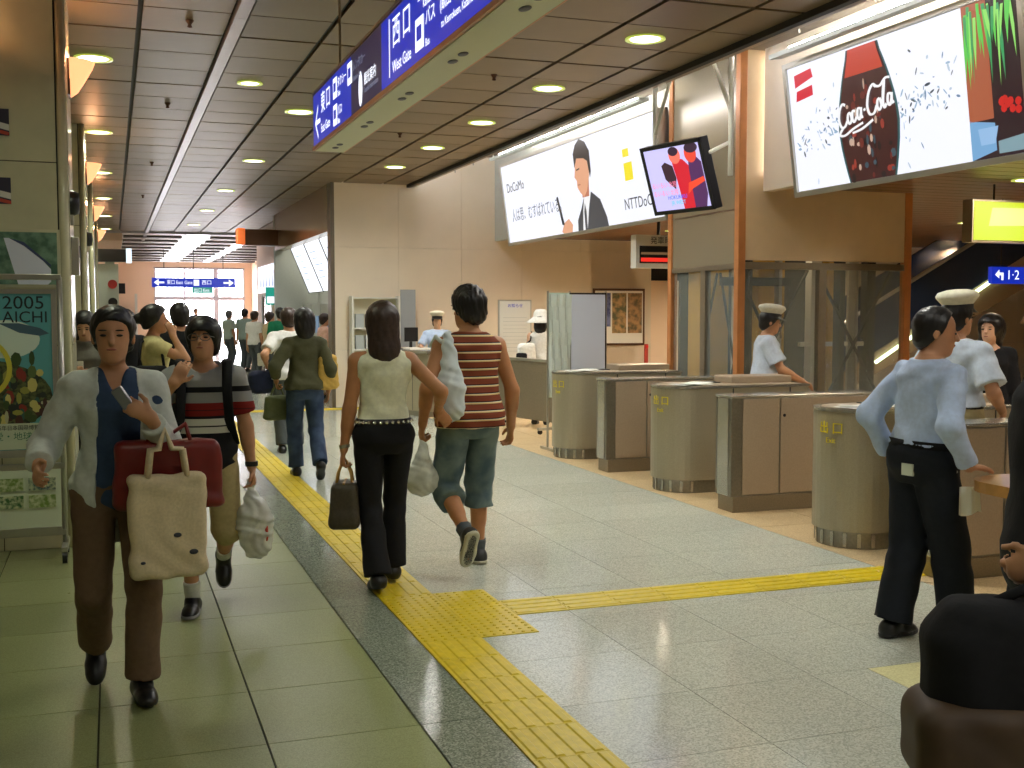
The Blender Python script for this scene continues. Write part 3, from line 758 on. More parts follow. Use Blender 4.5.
# ------------------------------------------------------------------ ticket gates
M_ytext = mat('yellow_lettering', (226,206,30), .5)
def drum_gate(yc, label, n):
    r = empty('ticket_gate', (4.50,yc,0), 0, label, 'ticket gate', 'ticket gates with rounded ends')
    rad = .30; cx = .31
    def stadium(rr, L, k=20): return [(cx-rr*math.cos(a), -rr*math.sin(a)) for a in [PI/2-PI*i/k for i in range(k+1)]]+[(L, rr), (L, -rr)]
    def slab(rr, L, z0, z1, name, m, smooth=False):
        pts = [(x, y, z0) for x, y in stadium(rr, L)]
        return MB().poly(pts, z1-z0, (0,0,1)).build(name, m, r)
    slab(.275, 1.36, 0, .115, 'plinth', M_steel)
    slab(rad, 1.40, .115, .915, 'body', M_gate)
    slab(rad+.006, 1.41, .915, .935, 'top_rim', M_cap)
    slab(rad-.05, 1.36, .935, .938, 'top_recess', M_gateb)
    bx('side_joint', (.62,-.302,.12), (.632,-.296,.91), M_blackp, r)
    bx('side_joint', (1.2,-.302,.12), (1.212,-.296,.91), M_blackp, r)
    bx('rear_hood', (.75,-.06,.935), (1.38,.26,1.0), M_gateb, r, .01)
    bx('reader_panel', (.45,.05,.938), (.70,.22,.946), M_blackp, r, .003)
    # bright strips standing in for reflections on the plinth ring
    for k in range(9):
        a = PI/2+.25+k*.33
        if a > 3*PI/2-.1: break
        x, y = cx+.279*math.cos(a), .279*math.sin(a)
        MB().box((-.004,-.012,.01), (.004,.012,.105), 0, Matrix.Translation((x,y,0))@Matrix.Rotation(a, 4, 'Z')).build('plinth_glint', M_cap, r)
    # exit marks on the drum
    for ch, a, sz, z in (('出', 186, .09, .80), ('口', 207, .09, .80), ('Exit', 197, .05, .72)):
        a = R(a); x, y = cx+(rad+.002)*math.cos(a), (rad+.002)*math.sin(a)
        put_text(ch, sz, (x,y,z), (math.sin(a),-math.cos(a),0) if False else (-math.sin(a),math.cos(a),0), (0,0,1), M_ytext, r, 'exit_mark', 'CENTER', 0, .0015)
    return r
def box_gate(yn, label, n):
    r = empty('ticket_gate', (4.555,yn,0), 0, label, 'ticket gate', 'narrow ticket gates with flat sides')
    bx('plinth', (.02,0.01,0), (1.35,.24,.125), M_steeld, r, .003)
    bx('body', (0,.012,.125), (1.38,.25,.905), M_steel, r, .006)
    bx('top_cap', (-.004,.004,.905), (1.39,.258,.925), M_cap, r, .004)
    bx('side_panel', (.10,.002,.14), (.43,.012,.895), M_gateb, r, .002)
    bx('side_panel', (.445,.002,.14), (1.36,.012,.895), M_gateb, r, .002)
    MB().tube([(.475,.002,.76),(.475,-.003,.76)], .013, 12).build('lock', M_blackp, r)
    bx('end_strip', (-.006,.05,.13), (0,.21,.90), M_cap, r, .002)
    bx('flap', (1.0,.25,.35), (1.04,.62,.62), mat('flap_orange', (150,120,90), .4), r, .01)
    return r
for y, l in ((11.35,'rounded ticket gate farthest along the row, under the plastic covered notice'), (8.94,'rounded ticket gate in the middle of the row'), (6.45,'nearest rounded ticket gate, beside the man in black trousers')): drum_gate(y, l, 0)
for y, l in ((10.06,'narrow flat ticket gate farthest along the row'), (7.69,'narrow flat ticket gate with a keyhole, middle of the row'), (5.29,'narrow flat ticket gate nearest the wooden ledge')): box_gate(y, l, 0)
def sheets(x, y, z, rz, label, sz=(.36,.24), n=2):
    r = empty('paper_sheets', (x,y,z), R(rz), label, 'paper', 'papers lying on the gates')
    for k in range(n):
        b = MB(); nx = 8
        a = R(9*k)
        top = [(sz[0]*(i/nx-.5), math.sin(i*.9+k)*.006+.004+.002*k) for i in range(nx+1)]
        for i in range(nx):
            b.poly([(top[i][0],-sz[1]/2,top[i][1]),(top[i+1][0],-sz[1]/2,top[i+1][1]),(top[i+1][0],sz[1]/2,top[i+1][1]),(top[i][0],sz[1]/2,top[i][1])])
        me = b.mesh('sheet'); me.transform(Matrix.Rotation(a, 4, 'Z')); link('sheet', me, M_paper, r, (.03*k,.02*k,0.006*k))
sheets(4.80, 11.25, .938, 20, 'crumpled white papers on top of the farthest rounded gate')
sheets(4.80, 8.82, .938, 14, 'white papers on top of the middle rounded gate')
sheets(4.82, 6.33, .938, 12, 'white papers on top of the nearest rounded gate', (.46,.26))

# ------------------------------------------------------------------ big light boxes over the gates
def lightbox(name, y0, y1, xb, zb, zt, lean, label, dang):
    """y0 = far (left) end, y1 = near end; local x runs from the left end, y up"""
    L = abs(y0-y1); ang = R(dang)
    xd = (math.sin(ang), -math.cos(ang), 0)
    up = Vector((-lean, 0, zt-zb))
    r = board(name, (xb, y0, zb), xd, up, label, 'light box')
    h = up.length
    bx('cabinet', (-.03,-.03,-.16), (L+.03,h+.03,-.004), M_alu, r)
    face = bx('lit_face', (0,0,-.003), (L,h,0), emat('lightbox_white', (240,242,252), 1.0), r)
    for lo, hi in (((-.05,-.05,-.02),(L+.05,-.005,.02)), ((-.05,h+.005,-.02),(L+.05,h+.05,.02)), ((-.05,-.005,-.02),(-.005,h+.005,.02)), ((L+.005,-.005,-.02),(L+.05,h+.005,.02))):
        bx('frame_rail', lo, hi, M_alu, r)
    return r, L, h
def strip_lamp(r, x0, x1, y, z):
    l = bx('lamp_tube', (x0,y,z), (x1,y+.022,z+.03), emat('tube_white', (255,250,240), 130), r)
ink = lambda n, c, e=1.0: emat('print_'+n, c, min(e, 1.0)*.9)
K = ink('black', (34,36,42), .9); G1 = ink('suit', (66,68,74), 1.1); SKN = ink('skin', (232,170,134), 1.5); SKD = ink('skin_shade', (196,122,92), 1.4)
WHT = ink('white', (250,250,252), 2.0); YEL = ink('yellow', (250,232,40), 1.7); HAIR = ink('hair', (44,36,34), 1.0)
# far light box: man in a suit on white
r, L, h = lightbox('light_box', 17.05, 11.68, 6.02, 2.68, 3.86, .16, 'large white backlit advertisement with a man in a dark suit', 0)
for k in range(4): strip_lamp(r, .35+1.25*k, 1.45+1.25*k, h+.16, .10)
bx('lamp_bracket', (0,h+.12,.05), (L,h+.16,.18), M_grey, r)
label_text('DoCoMo', .20, .16, h*.70, K, r)
label_text('人は思、むすばれている。', .22, .25, h*.33, ink('grey_text', (96,104,120), 1.0), r, sx=.82)
label_text('NTTDoCoMo', .19, L-1.05, h*.18, K, r)
print_poly('yellow_mark', [(L-.95,h*.42),(L-.72,h*.42),(L-.72,h*.60),(L-.95,h*.60)], YEL, r); print_poly('yellow_mark', [(L-.95,h*.66),(L-.78,h*.66),(L-.78,h*.74),(L-.95,h*.74)], YEL, r)
cx = 3.05
fx = lambda pts: [(cx+x*1.25, y*h) for x, y in pts]
print_poly('suit', fx([(-.20,.0),(-.18,.12),(-.05,.24),(.10,.42),(.26,.40),(.46,.30),(.58,.10),(.60,.0)]), G1, r, .002)
print_poly('shirt', fx([(-.06,.0),(.0,.22),(.10,.46),(.26,.42),(.14,.2),(.06,.0)]), WHT, r, .004)
print_poly('neck', fx([(.02,.36),(.20,.36),(.24,.56),(.06,.56)]), SKD, r, .005)
print_poly('face', fx([(-.02,.42),(.07,.36),(.16,.42),(.26,.58),(.27,.80),(-.06,.80),(-.10,.68),(-.13,.60),(-.08,.56),(-.08,.48)]), SKN, r, .006)
print_poly('hair', fx([(-.10,.70),(-.10,.86),(-.02,.95),(.10,1.0),(.24,.95),(.33,.84),(.32,.62),(.28,.55),(.25,.74),(.16,.78),(-.02,.80)]), HAIR, r, .008)
print_poly('tie', fx([(.01,.0),(.03,.2),(.07,.3),(.09,.2),(.07,.0)]), G1, r, .009)
print_poly('hand', fx([(-.66,.02),(-.56,.12),(-.42,.16),(-.32,.08),(-.36,-.0),(-.60,.0)]), SKN, r, .006)
print_poly('phone', fx([(-.62,.10),(-.55,.10),(-.66,.44),(-.71,.43)]), K, r, .008)
print_poly('mouth', fx([(-.07,.50),(.02,.50),(.01,.515),(-.06,.515)]), SKD, r, .008)
print_poly('eye', fx([(-.06,.665),(.03,.675),(.03,.69),(-.06,.68)]), HAIR, r, .008)
# near light box: dark bottle of cola splashing, and a doorway with hanging greenery
r, L, h = lightbox('light_box', 9.02, 6.24, 6.02, 2.69, 3.79, .15, 'large backlit advertisement with a splashing dark drink bottle', 0)
for k in range(2): strip_lamp(r, .25+1.25*k, 1.42+1.25*k, h+.14, .10)
bx('lamp_bracket', (0,h+.10,.05), (L,h+.14,.18), M_grey, r)
RED = ink('red', (214,20,48), 1.5)
print_poly('red_mark', [(.10,h*.83),(.38,h*.88),(.36,h*.95),(.10,h*.93)], RED, r); print_poly('red_mark', [(.10,h*.72),(.36,h*.74),(.36,h*.82),(.12,h*.80)], RED, r)
bxx = 1.08
prof = [(-.02,.30),(.10,.34),(.25,.38),(.40,.40),(.55,.38),(.70,.33),(.82,.28),(.92,.23),(.985,.21)]
fine = [(t, float(np.interp(t, [p[0] for p in prof], [p[1] for p in prof]))) for t in np.linspace(.0, .985, 16)]
def bottle(w, m, z, t0=0, t1=1): 
    f = [(t, ww) for t, ww in fine if t0 <= t <= t1]
    print_poly('bottle_print', [(bxx-ww*w, t*h) for t, ww in f]+[(bxx+ww*w, t*h) for t, ww in f[::-1]], m, r, z)
bottle(1.0, ink('teal_edge', (36,88,92), 1.1), .002); bottle(.93, ink('cola', (62,22,20), 1.0), .004)
bottle(.85, ink('cola_red', (196,58,34), 1.3), .006, .74, .99)
rng = random.Random(5)
for k in range(60):
    t = rng.uniform(.02, .72); ww = float(np.interp(t, [p[0] for p in prof], [p[1] for p in prof]))
    x = bxx+rng.uniform(-.85,.85)*ww; c = rng.choice([(150,52,38),(24,14,16),(110,40,30),(200,170,150),(60,80,90)])
    print_ell('bubble', x, t*h, rng.uniform(.01,.035), rng.uniform(.015,.05), ink('b%d' % c[0], c, 1.1), r, .006+.0001*k, 7)
for k in range(150):
    sdx = rng.choice((-1, 1)); u = abs(rng.gauss(0, .55)); x = bxx+sdx*(.40+u)
    if not .06 < x < 2.15: continue
    y = h*(.46+.18*sdx*u+rng.gauss(0, .09)) if rng.random() < .75 else h*rng.uniform(.05,.95)
    c = rng.choice([(150,180,205),(110,140,170),(190,205,220),(70,80,90)])
    a = rng.uniform(0, PI); rx, ry = rng.uniform(.008,.04), rng.uniform(.004,.012)
    print_poly('splash_drop', [(x+rx*math.cos(t)*math.cos(a)-ry*math.sin(t)*math.sin(a), min(max(y+rx*math.cos(t)*math.sin(a)+ry*math.sin(t)*math.cos(a), .01), h-.01)) for t in [2*PI*i/7 for i in range(7)]], ink('s%d' % c[0], c, 1.5), r, .002+.00005*k)
# flowing white script across the bottle, drawn as strokes
def stroke(name, pts, wd, m, parent, z):
    P = []; n = len(pts)
    for i in range(n-1):
        p0, p1, p2, p3 = (Vector(pts[max(i-1,0)]), Vector(pts[i]), Vector(pts[i+1]), Vector(pts[min(i+2,n-1)]))
        for s in range(5):
            t = s/5; P.append(.5*((2*p1)+(p2-p0)*t+(2*p0-5*p1+4*p2-p3)*t*t+(3*p1-p0-3*p2+p3)*t**3))
    P.append(Vector(pts[-1]))
    b = MB(); L_ = []; R_ = []
    for i, p in enumerate(P):
        d = (P[min(i+1,len(P)-1)]-P[max(i-1,0)]).normalized(); nn = Vector((-d.y,d.x)); w_ = wd*(.55+.45*abs(d.y))
        L_.append(b.bm.verts.new((*(p+nn*w_), z))); R_.append(b.bm.verts.new((*(p-nn*w_), z)))
    for i in range(len(P)-1): b.bm.faces.new((L_[i], L_[i+1], R_[i+1], R_[i]))
    return b.build(name, m, parent)
def script(ox, oy, sc_):
    q = lambda pts: [(ox+x*sc_, oy+(y+x*.13)*sc_) for x, y in pts]
    S = [[(.55,.9),(.35,1.0),(.12,.8),(.02,.4),(.15,.05),(.4,.0),(.62,.2)],                # C
         [(.85,.5),(.70,.45),(.65,.2),(.78,.03),(.92,.2),(.85,.5)],                       # o
         [(1.22,.45),(1.05,.5),(.98,.2),(1.1,.02),(1.28,.18)],                            # c
         [(1.62,.45),(1.42,.5),(1.35,.2),(1.48,.03),(1.60,.25),(1.64,.5),(1.62,.1),(1.74,.08)],   # a
         [(1.80,.32),(1.95,.34)],
         [(2.75,1.05),(2.55,1.2),(2.25,.95),(2.08,.45),(2.2,.05),(2.5,.0),(2.7,.25)],      # C
         [(2.95,.5),(2.80,.45),(2.75,.2),(2.88,.03),(3.02,.2),(2.95,.5)],
         [(3.1,.1),(3.2,.7),(3.32,1.15),(3.28,.9),(3.15,.3),(3.22,.03),(3.36,.15)],        # l
         [(3.72,.45),(3.52,.5),(3.45,.2),(3.58,.03),(3.70,.25),(3.74,.5),(3.72,.1),(3.86,.1)],
         [(.3,.0),(.0,-.25),(.35,-.38),(1.0,-.25),(1.7,-.18)], [(.9,-.42),(1.6,-.42),(2.4,-.25)], [(2.6,1.15),(3.0,1.0),(3.4,1.2),(3.7,1.15)]]
    for s in S: stroke('script_lettering', q(s), .052*sc_*1.6, WHT, r, .014)
script(bxx-.37, h*.42, .19)
# doorway picture at the right end of the near light box
x0 = 2.24; ux = lambda f: x0+f*(L-x0)
PD = ink('door_dark', (40,16,26), 1.0)
print_poly('doorway_picture', [(x0,0),(L,0),(L,h),(x0,h)], PD, r, .002)
print_poly('curtain_print', [(x0,h*.25),(ux(.45),h*.25),(ux(.45),h),(x0,h)], ink('curtain', (172,92,62), 1.2), r, .004)
print_poly('step_print', [(x0,0),(ux(.46),0.05),(ux(.46),h*.22),(x0,h*.26)], ink('step', (120,170,214), 1.3), r, .004)
print_poly('pot_print', [(x0+.10,.10),(x0+.24,.10),(x0+.28,.22),(x0+.08,.22)], ink('pot', (150,190,230), 1.4), r, .006)
for k in range(9): print_ell('flower_print', ux(.6)+.045*(k%4)+rng.uniform(-.03,.03), h*.30+rng.uniform(-.06,.06), .03, .03, ink('flower', (206,34,28), 1.3), r, .006+.0001*k, 8)
for k in range(26):
    x = x0+rng.uniform(0.03, .48); ln = rng.uniform(.2,.55)*h*.9; y = h*rng.uniform(.9,1.0); wd = rng.uniform(.010,.018); dx = rng.uniform(-.03,.03)
    if k < 10: x = x0+.04+.045*k
    print_poly('leaf_print', [(x-wd,y),(x+wd,y),(x+dx+wd,y-ln*.5),(x+dx*1.6,y-ln),(x+dx-wd,y-ln*.5)], ink('leaf%d' % (k%3), [(96,206,84),(60,160,96),(150,226,110)][k%3], 1.4), r, .008+.0001*k)
print_poly('pane_print', [(ux(.5),h*.02),(ux(.98),h*.02),(ux(.98),h*.12),(ux(.5),h*.10)], ink('pane', (130,160,170), 1.1), r, .005)

# ------------------------------------------------------------------ blue hanging direction sign
SY0, SY1, SX0, SX1, SZ0, SZ1 = 8.08, 2.2, 1.372, 1.592, 2.73, 3.115
sg = board('direction_sign', (SX0, SY0, SZ0), (0,-1,0), (0,0,1), 'long blue hanging sign with white gate names and arrow', 'sign')
SL = SY0-SY1; SH = SZ1-SZ0
bx('cabinet', (0,0.0,-.218), (SL,SH,-.002), M_steeld, sg)
M_blue = emat('sign_blue', (0,44,190), .8); M_navy = emat('sign_navy', (22,26,78), .55); SW = emat('sign_white', (240,244,255), 1.3); SGR = emat('sign_grey_text', (120,126,150), .8)
bx('blue_face', (.02,.02,-.004), (1.35,SH-.02,0), M_blue, sg); bx('blue_face', (2.15,.02,-.004), (SL-.02,SH-.02,0), M_blue, sg); bx('unlit_face', (1.35,.02,-.004), (2.15,SH-.02,0), M_navy, sg)
bx('edge_rail', (0,-.012,-.225), (SL,.012,.006), M_orange, sg); bx('edge_rail', (0,SH-.012,-.225), (SL,SH+.006,.006), M_steeld, sg)
und = bx('underside', (.03,-.016,-.21), (SL,-.012,-.01), mat('sign_underside', (206,208,170), .4), sg)
for k in range(6):
    for d in (0,.16): MB().ell((.25+k*.95+d,-.017,-.11), (.045,.006,.022), 10).build('vent_slot', M_blackp, und)
print_poly('arrow', [(.10,.16),(.22,.28),(.22,.25),(.145,.175),(.30,.175),(.30,.145),(.145,.145),(.22,.07),(.22,.04)], SW, sg)
label_text('東 口', .155, .33, SH*.66, SW, sg); label_text('East Gate', .085, .33, SH*.24, SW, sg)
def picto(x, y, s, m=SW):
    print_poly('pictogram', [(x,y),(x+s,y),(x+s,y+s),(x,y+s)], m, sg); print_poly('pictogram_mark', [(x+s*.2,y+s*.3),(x+s*.8,y+s*.3),(x+s*.8,y+s*.75),(x+s*.2,y+s*.75)], M_blue, sg, .004)
picto(.78, SH*.54, .13); picto(.78, SH*.10, .13)
label_text('タクシー', .07, .93, SH*.74, SW, sg); label_text('Taxi', .05, .93, SH*.57, SW, sg)
label_text('バス', .07, .93, SH*.29, SW, sg); label_text('Bus', .05, .93, SH*.13, SW, sg)
picto(1.25, SH*.54, .13); label_text('レンタカー', .07, 1.41, SH*.74, SGR, sg); label_text('Rent-a-Car', .05, 1.41, SH*.57, SGR, sg)
label_text('観光案内', .075, 1.72, SH*.40, SW, sg); label_text('Tourist Information', .045, 1.72, SH*.25, SGR, sg); print_ell('pictogram', 1.62, SH*.33, .05, .10, SW, sg)
print_poly('divider', [(2.33,.05),(2.345,.05),(2.345,SH-.04),(2.33,SH-.04)], SW, sg)
label_text('西 口', .17, 2.40, SH*.64, SW, sg); label_text('West Gate', .085, 2.40, SH*.22, SW, sg)
picto(2.86, SH*.16, .15); label_text('バス', .085, 3.04, SH*.46, SW, sg); label_text('Bus', .05, 3.04, SH*.18, SW, sg)
label_text('金沢港方面', .085, 2.90, SH*.82, SW, sg); label_text('Kanazawa', .055, 3.0, SH*.66, SW, sg)
label_text('(畝田下・小立野 方面)', .075, 3.28, SH*.46, SW, sg); label_text('to Kenrokuen, Katamachi', .05, 3.30, SH*.24, SW, sg)
for k in range(4):
    y = .45+1.6*k
    MB().tube([(y,SH,-.11),(y,ZC-SZ0-.02,-.11)], .009, 8).build('hanging_rod', M_steeld, sg); MB().lathe([(.03,0),(.03,.02)], (0,0,0), 12).build('rod_collar', M_blackp, sg).matrix_local = Matrix.Translation((y,SH+.02,-.11))@Matrix.Rotation(-PI/2, 4, 'X')

# ------------------------------------------------------------------ tilted monitor under the ceiling edge
Rz = Matrix.Rotation(-1.342, 4, 'Z'); rgt = Rz@Vector((1,0,0)); upv = Matrix.Rotation(.309, 4, rgt)@Vector((0,0,1))
mo = board('monitor', (4.743,9.002,2.764), rgt, upv, 'tilted flat monitor showing a red and purple picture, hung by pipes', 'monitor')
mw, mh = .803, .626
bx('casing', (-mw/2,-mh/2,-.09), (mw/2,mh/2,-.004), M_blackp, mo, .008)
bx('screen', (-mw/2+.035,-mh/2+.035,-.004), (mw/2-.035,mh/2-.035,.0), emat('screen_lilac', (196,190,244), 1.15), mo)
for lo, hi in (((-mw/2,-mh/2,-.004),(mw/2,-mh/2+.035,.008)), ((-mw/2,mh/2-.035,-.004),(mw/2,mh/2,.008)), ((-mw/2,-mh/2,-.004),(-mw/2+.035,mh/2,.008)), ((mw/2-.035,-mh/2,-.004),(mw/2,mh/2,.008))): bx('bezel', lo, hi, M_blackp, mo)
sm = lambda pts: [(x*.365, y*.278) for x, y in pts]
def sp(name, pts, c, e, z): print_poly(name, sm(pts), emat('scr_%d_%d_%d' % c, c, e), mo, z)
sp('figure_print', [(.05,-1),(.0,.0),(-.05,.5),(.10,.66),(.35,.55),(.55,.3),(.55,-.3),(.5,-1)], (206,22,44), 1.1, .002)
sp('figure_print', [(.45,-1),(.50,.2),(.55,.6),(.72,.72),(.97,.4),(.97,-.6),(.85,-1)], (86,40,96), .9, .003)
sp('figure_print', [(-.40,.0),(-.45,.45),(-.30,.55),(-.05,.4),(.0,.0),(-.1,-.35)], (60,30,48), .8, .004)
sp('figure_print', [(.30,-.55),(.40,-.2),(.95,-.05),(.98,-.2),(.5,-.4)], (230,70,40), 1.2, .005)
print_ell('face_print', .10*.365, .72*.278, .075, .075, emat('scr_face', (236,110,90), 1.2), mo, .006); print_ell('face_print', .66*.365, .70*.278, .075, .08, emat('scr_face2', (226,70,50), 1.1), mo, .006)
print_ell('hair_print', .08*.365, .85*.278, .065, .04, emat('scr_hair', (60,30,60), .7), mo, .007); print_ell('hair_print', .72*.365, .88*.278, .085, .045, emat('scr_hair', (60,30,60), .7), mo, .007)
for k in range(2): label_text('るいるい 北陸', .055, -.95*.365, (-.18-.26*k)*.278, emat('scr_pink', (240,120,150), 1.2), mo, .009)
label_text('HOKURIKU', .05, -.45*.365, -.60*.278, emat('scr_blue', (40,90,230), 1.2), mo, .009); label_text('JR WEST', .05, -.35*.365, -.78*.278, emat('scr_cyan', (60,190,230), 1.2), mo, .009)
hang = empty('monitor_bracket', (4.90,9.1,0), 0, 'white pipe bracket hanging from the trough and holding the monitor', 'bracket')
for y in (-.75, .65):
    MB().tube([(0,y,4.22),(0,y,2.72)], .022, 10).build('pipe', M_white, hang, smooth=True); MB().tube([(0,y-.0,3.25),(.0,y+(.55 if y < 0 else -.55),4.1)], .018, 8).build('brace', M_white, hang, smooth=True)
    MB().tube([(0,y,3.0),(-.085,y+(.50 if y < 0 else -.50),2.90)], .018, 8).build('arm', M_white, hang, smooth=True)

# ------------------------------------------------------------------ glazed shaft behind the gates
sh = empty('glazed_shaft', (6.0,10.05,0), 0, 'tall cream and glass enclosure with orange posts behind the gates', 'enclosure')
SX = 2.05; SD = 1.55; q_ = SX/3.10
M_cream = mat('shaft_cream', (214,190,150), .35, noise=.05, nscale=4, coat=.15); M_shg = mat('shaft_grey', (150,140,116), .22, .3)
M_dglass = mat('shaft_glass', (190,200,190), .03, alpha=.16, spec=.8)
bx('upper_panel', (.07,.02,2.11), (SX,.08,4.25), M_cream, sh); bx('upper_panel', (.02,.07,2.06), (.08,SD,4.25), M_shg, sh); bx('upper_panel', (.02,SD-.06,2.06), (SX,SD,4.25), M_shg, sh)
bx('seam', (.012,.07,2.62), (.02,SD,2.63), M_brown, sh)
for x, y in ((0,0),(SX,0),(0,SD-.09)): bx('corner_post', (x,y,0), (x+.085,y+.085,4.25), M_orange, sh, .006)
bx('mullion', (.98,.015,0), (1.07,.085,2.06), M_steeld, sh); bx('head_rail', (.085,.01,2.02), (SX,.09,2.09), M_steeld, sh); bx('sill', (.085,.01,0), (SX,.09,.5), M_steeld, sh)
bx('mullion', (.015,.70,0), (.085,.80,2.06), M_steeld, sh); bx('head_rail', (.01,.085,2.02), (.09,SD,2.07), M_steeld, sh)
bx('glass_pane', (.09,.04,.5), (.98,.05,2.02), M_dglass, sh); bx('glass_pane', (1.07,.04,.5), (SX,.05,2.02), M_dglass, sh); bx('glass_pane', (.04,.085,.1), (.05,.70,2.02), M_dglass, sh); bx('glass_pane', (.04,.80,.1), (.05,SD-.09,2.02), M_dglass, sh)
M_dk = mat('brace_dark', (34,32,30), .4, .4); M_yl = mat('machine_yellow', (206,160,66), .45, noise=.1, nscale=5)
for x0, x1 in ((.12,.96),(1.09,SX-.02)):
    MB().tube([(x0,.20,.45),(x1,.20,2.02)], .017, 8).build('cross_brace', M_dk, sh); MB().tube([(x0,.22,2.02),(x1,.22,.45)], .017, 8).build('cross_brace', M_dk, sh)
for y0, y1 in ((.12,.70),(.8,SD-.1)):
    MB().tube([(.20,y0,.2),(.20,y1,2.0)], .015, 8).build('cross_brace', M_dk, sh); MB().tube([(.22,y0,2.0),(.22,y1,.2)], .015, 8).build('cross_brace', M_dk, sh)
for x, w_, m, d in ((.40,.14,M_dk,.35),(.62,.22,M_white,.7),(.88,.30,M_yl,.55),(1.22,.06,M_alu,.5),(1.42,.20,M_yl,.8),(2.05,.20,M_white,.7),(2.24,.10,M_dk,.35),(2.44,.26,M_yl,.75),(2.60,.05,M_alu,.4),(2.78,.10,M_white,.6),(2.95,.16,M_dk,.5)):
    bx('guide_column', (x*q_,d,0), ((x+w_)*q_,d+.12,2.6), m, sh)
bx('back_wall', (.1,1.42,0), (SX,1.46,2.6), mat('shaft_back', (56,52,42), .5, noise=.2, nscale=3), sh); bx('cross_beam', (.12,.5,1.86), (.96,.58,1.95), M_dk, sh); bx('cross_beam', (1.12,.55,1.20), (SX-.05,.60,1.25), M_white, sh)
bx('machine_box', (.14,.95,.0), (.45,1.3,2.4), M_yl, sh)
for z in (.9, 1.4): MB().tube([(.69,.45,z),(.73,.42,z+.25),(.79,.42,z-.1)], .012, 8).build('pipe', M_brown, sh)
ld = bpy.data.lights.new('lamp_light', 'AREA'); ld.size = 1.0; ld.size_y = .3; ld.shape = 'RECTANGLE'; ld.energy = 7; ld.color = (1,.85,.6)
lo = bpy.data.objects.new('lamp_light', ld); COL.objects.link(lo); lo.parent = sh; lo.location = (1.0,.8,2.55)

# ------------------------------------------------------------------ beyond the gates: escalator, hung signs
es = empty('escalator', (11.0,15.2,0), 0, 'dark sided escalator rising to the right beyond the gates', 'escalator')
def slope(x): return .30+(x)*.58
b = MB(); 
b.poly([(-.6,0,.0),(6.5,0,slope(6.5)-.75),(6.5,0,slope(6.5)+.05),(-.6,0,.35)], 1.3, (0,1,0)).build('truss', mat('truss_brown', (130,108,86), .5), es)
MB().poly([(-.6,-.03,.30),(6.5,-.03,slope(6.5)),(6.5,-.03,slope(6.5)+.72),(-.6,-.03,1.05)], .05, (0,1,0)).build('balustrade', mat('balustrade_navy', (36,50,78), .12, .2, coat=.6), es)
MB().poly([(-.6,1.2,.30),(6.5,1.2,slope(6.5)),(6.5,1.2,slope(6.5)+.72),(-.6,1.2,1.05)], .05, (0,1,0)).build('balustrade', mat('balustrade_navy', (36,50,78), .12, .2, coat=.6), es)
MB().tube([(-.6,-.0,1.08),(6.5,0,slope(6.5)+.75)], .035, 8).build('handrail', M_alu, es)
for k in range(3): MB().tube([(.6+1.6*k,-.05,slope(.6+1.6*k)+.12),(1.5+1.6*k,-.05,slope(1.5+1.6*k)+.12)], .03, 8).build('skirt_light', emat('skirt_light', (214,240,190), 5), es)
ys = board('yellow_sign', (8.02,9.0,2.29), (1,0,0.0), (0,0,1), 'glowing yellow green blank sign hung beyond the gates', 'sign')
bx('casing', (-.02,-.02,-.14), (1.12,.40,-.004), M_steeld, ys); bx('lit_face', (0,0,-.004), (1.10,.38,.0), emat('sign_lime', (206,226,24), 1.05), ys); print_poly('bright_patch', [(.18,.14),(.98,.16),(1.0,.33),(.22,.32)], emat('sign_lime_pale', (232,238,130), 1.15), ys)
for x in (.3,.85): MB().tube([(x,.40,-.07),(x,.60,-.07)], .01, 6).build('hanger', M_dk, ys)
yl2 = board('yellow_sign', (7.3,7.4,2.70), (1,0,0), (0,0,1), 'thin yellow strip sign under the near light box', 'sign')
bx('lit_face', (0,0,-.05), (1.1,.055,0), emat('sign_lime', (206,226,24), 1.05), yl2); MB().tube([(.1,.05,-.03),(.1,.16,-.03)], .008, 6).build('hanger', M_dk, yl2); MB().tube([(1.0,.05,-.03),(1.0,.16,-.03)], .008, 6).build('hanger', M_dk, yl2)
bs = board('platform_sign', (9.36,10.2,1.90), (1,0,0), (0,0,1), 'small blue platform sign reading 1 2 with a white arrow', 'sign')
bx('blue_face', (0,0,-.06), (.85,.19,0), M_blue, bs); print_poly('arrow', [(.04,.10),(.10,.16),(.10,.125),(.16,.125),(.16,.04),(.13,.04),(.13,.095),(.10,.095),(.10,.06)], SW, bs); label_text('1·2', .15, .20, .095, SW, bs); label_text('のりば', .07, .46, .12, SW, bs); label_text('Platform', .04, .46, .055, SW, bs)
for x in (.15,.7): MB().tube([(x,.19,-.03),(x,.99,-.03)], .008, 6).build('hanger', M_dk, bs)
hs = board('departure_board', (6.28,13.0,2.14), (1,0,0), (0,0,1), 'hanging white departure board with a red line, seen under the far light box', 'sign')
bx('casing', (0,0,-.15), (.75,.42,0), M_white, hs); bx('display', (.05,.06,0), (.72,.28,.004), M_blackp, hs)
bx('display_row', (.07,.08,.004), (.70,.13,.007), emat('led_red', (220,40,30), 1.2), hs); bx('display_row', (.07,.17,.004), (.70,.20,.007), emat('led_amber', (120,90,60), .8), hs); label_text('発車時刻', .10, .20, .345, M_blackp, hs, .003)
MB().tube([(.35,.42,-.07),(.35,.74,-.07)], .022, 8).build('hanger', M_dk, hs)
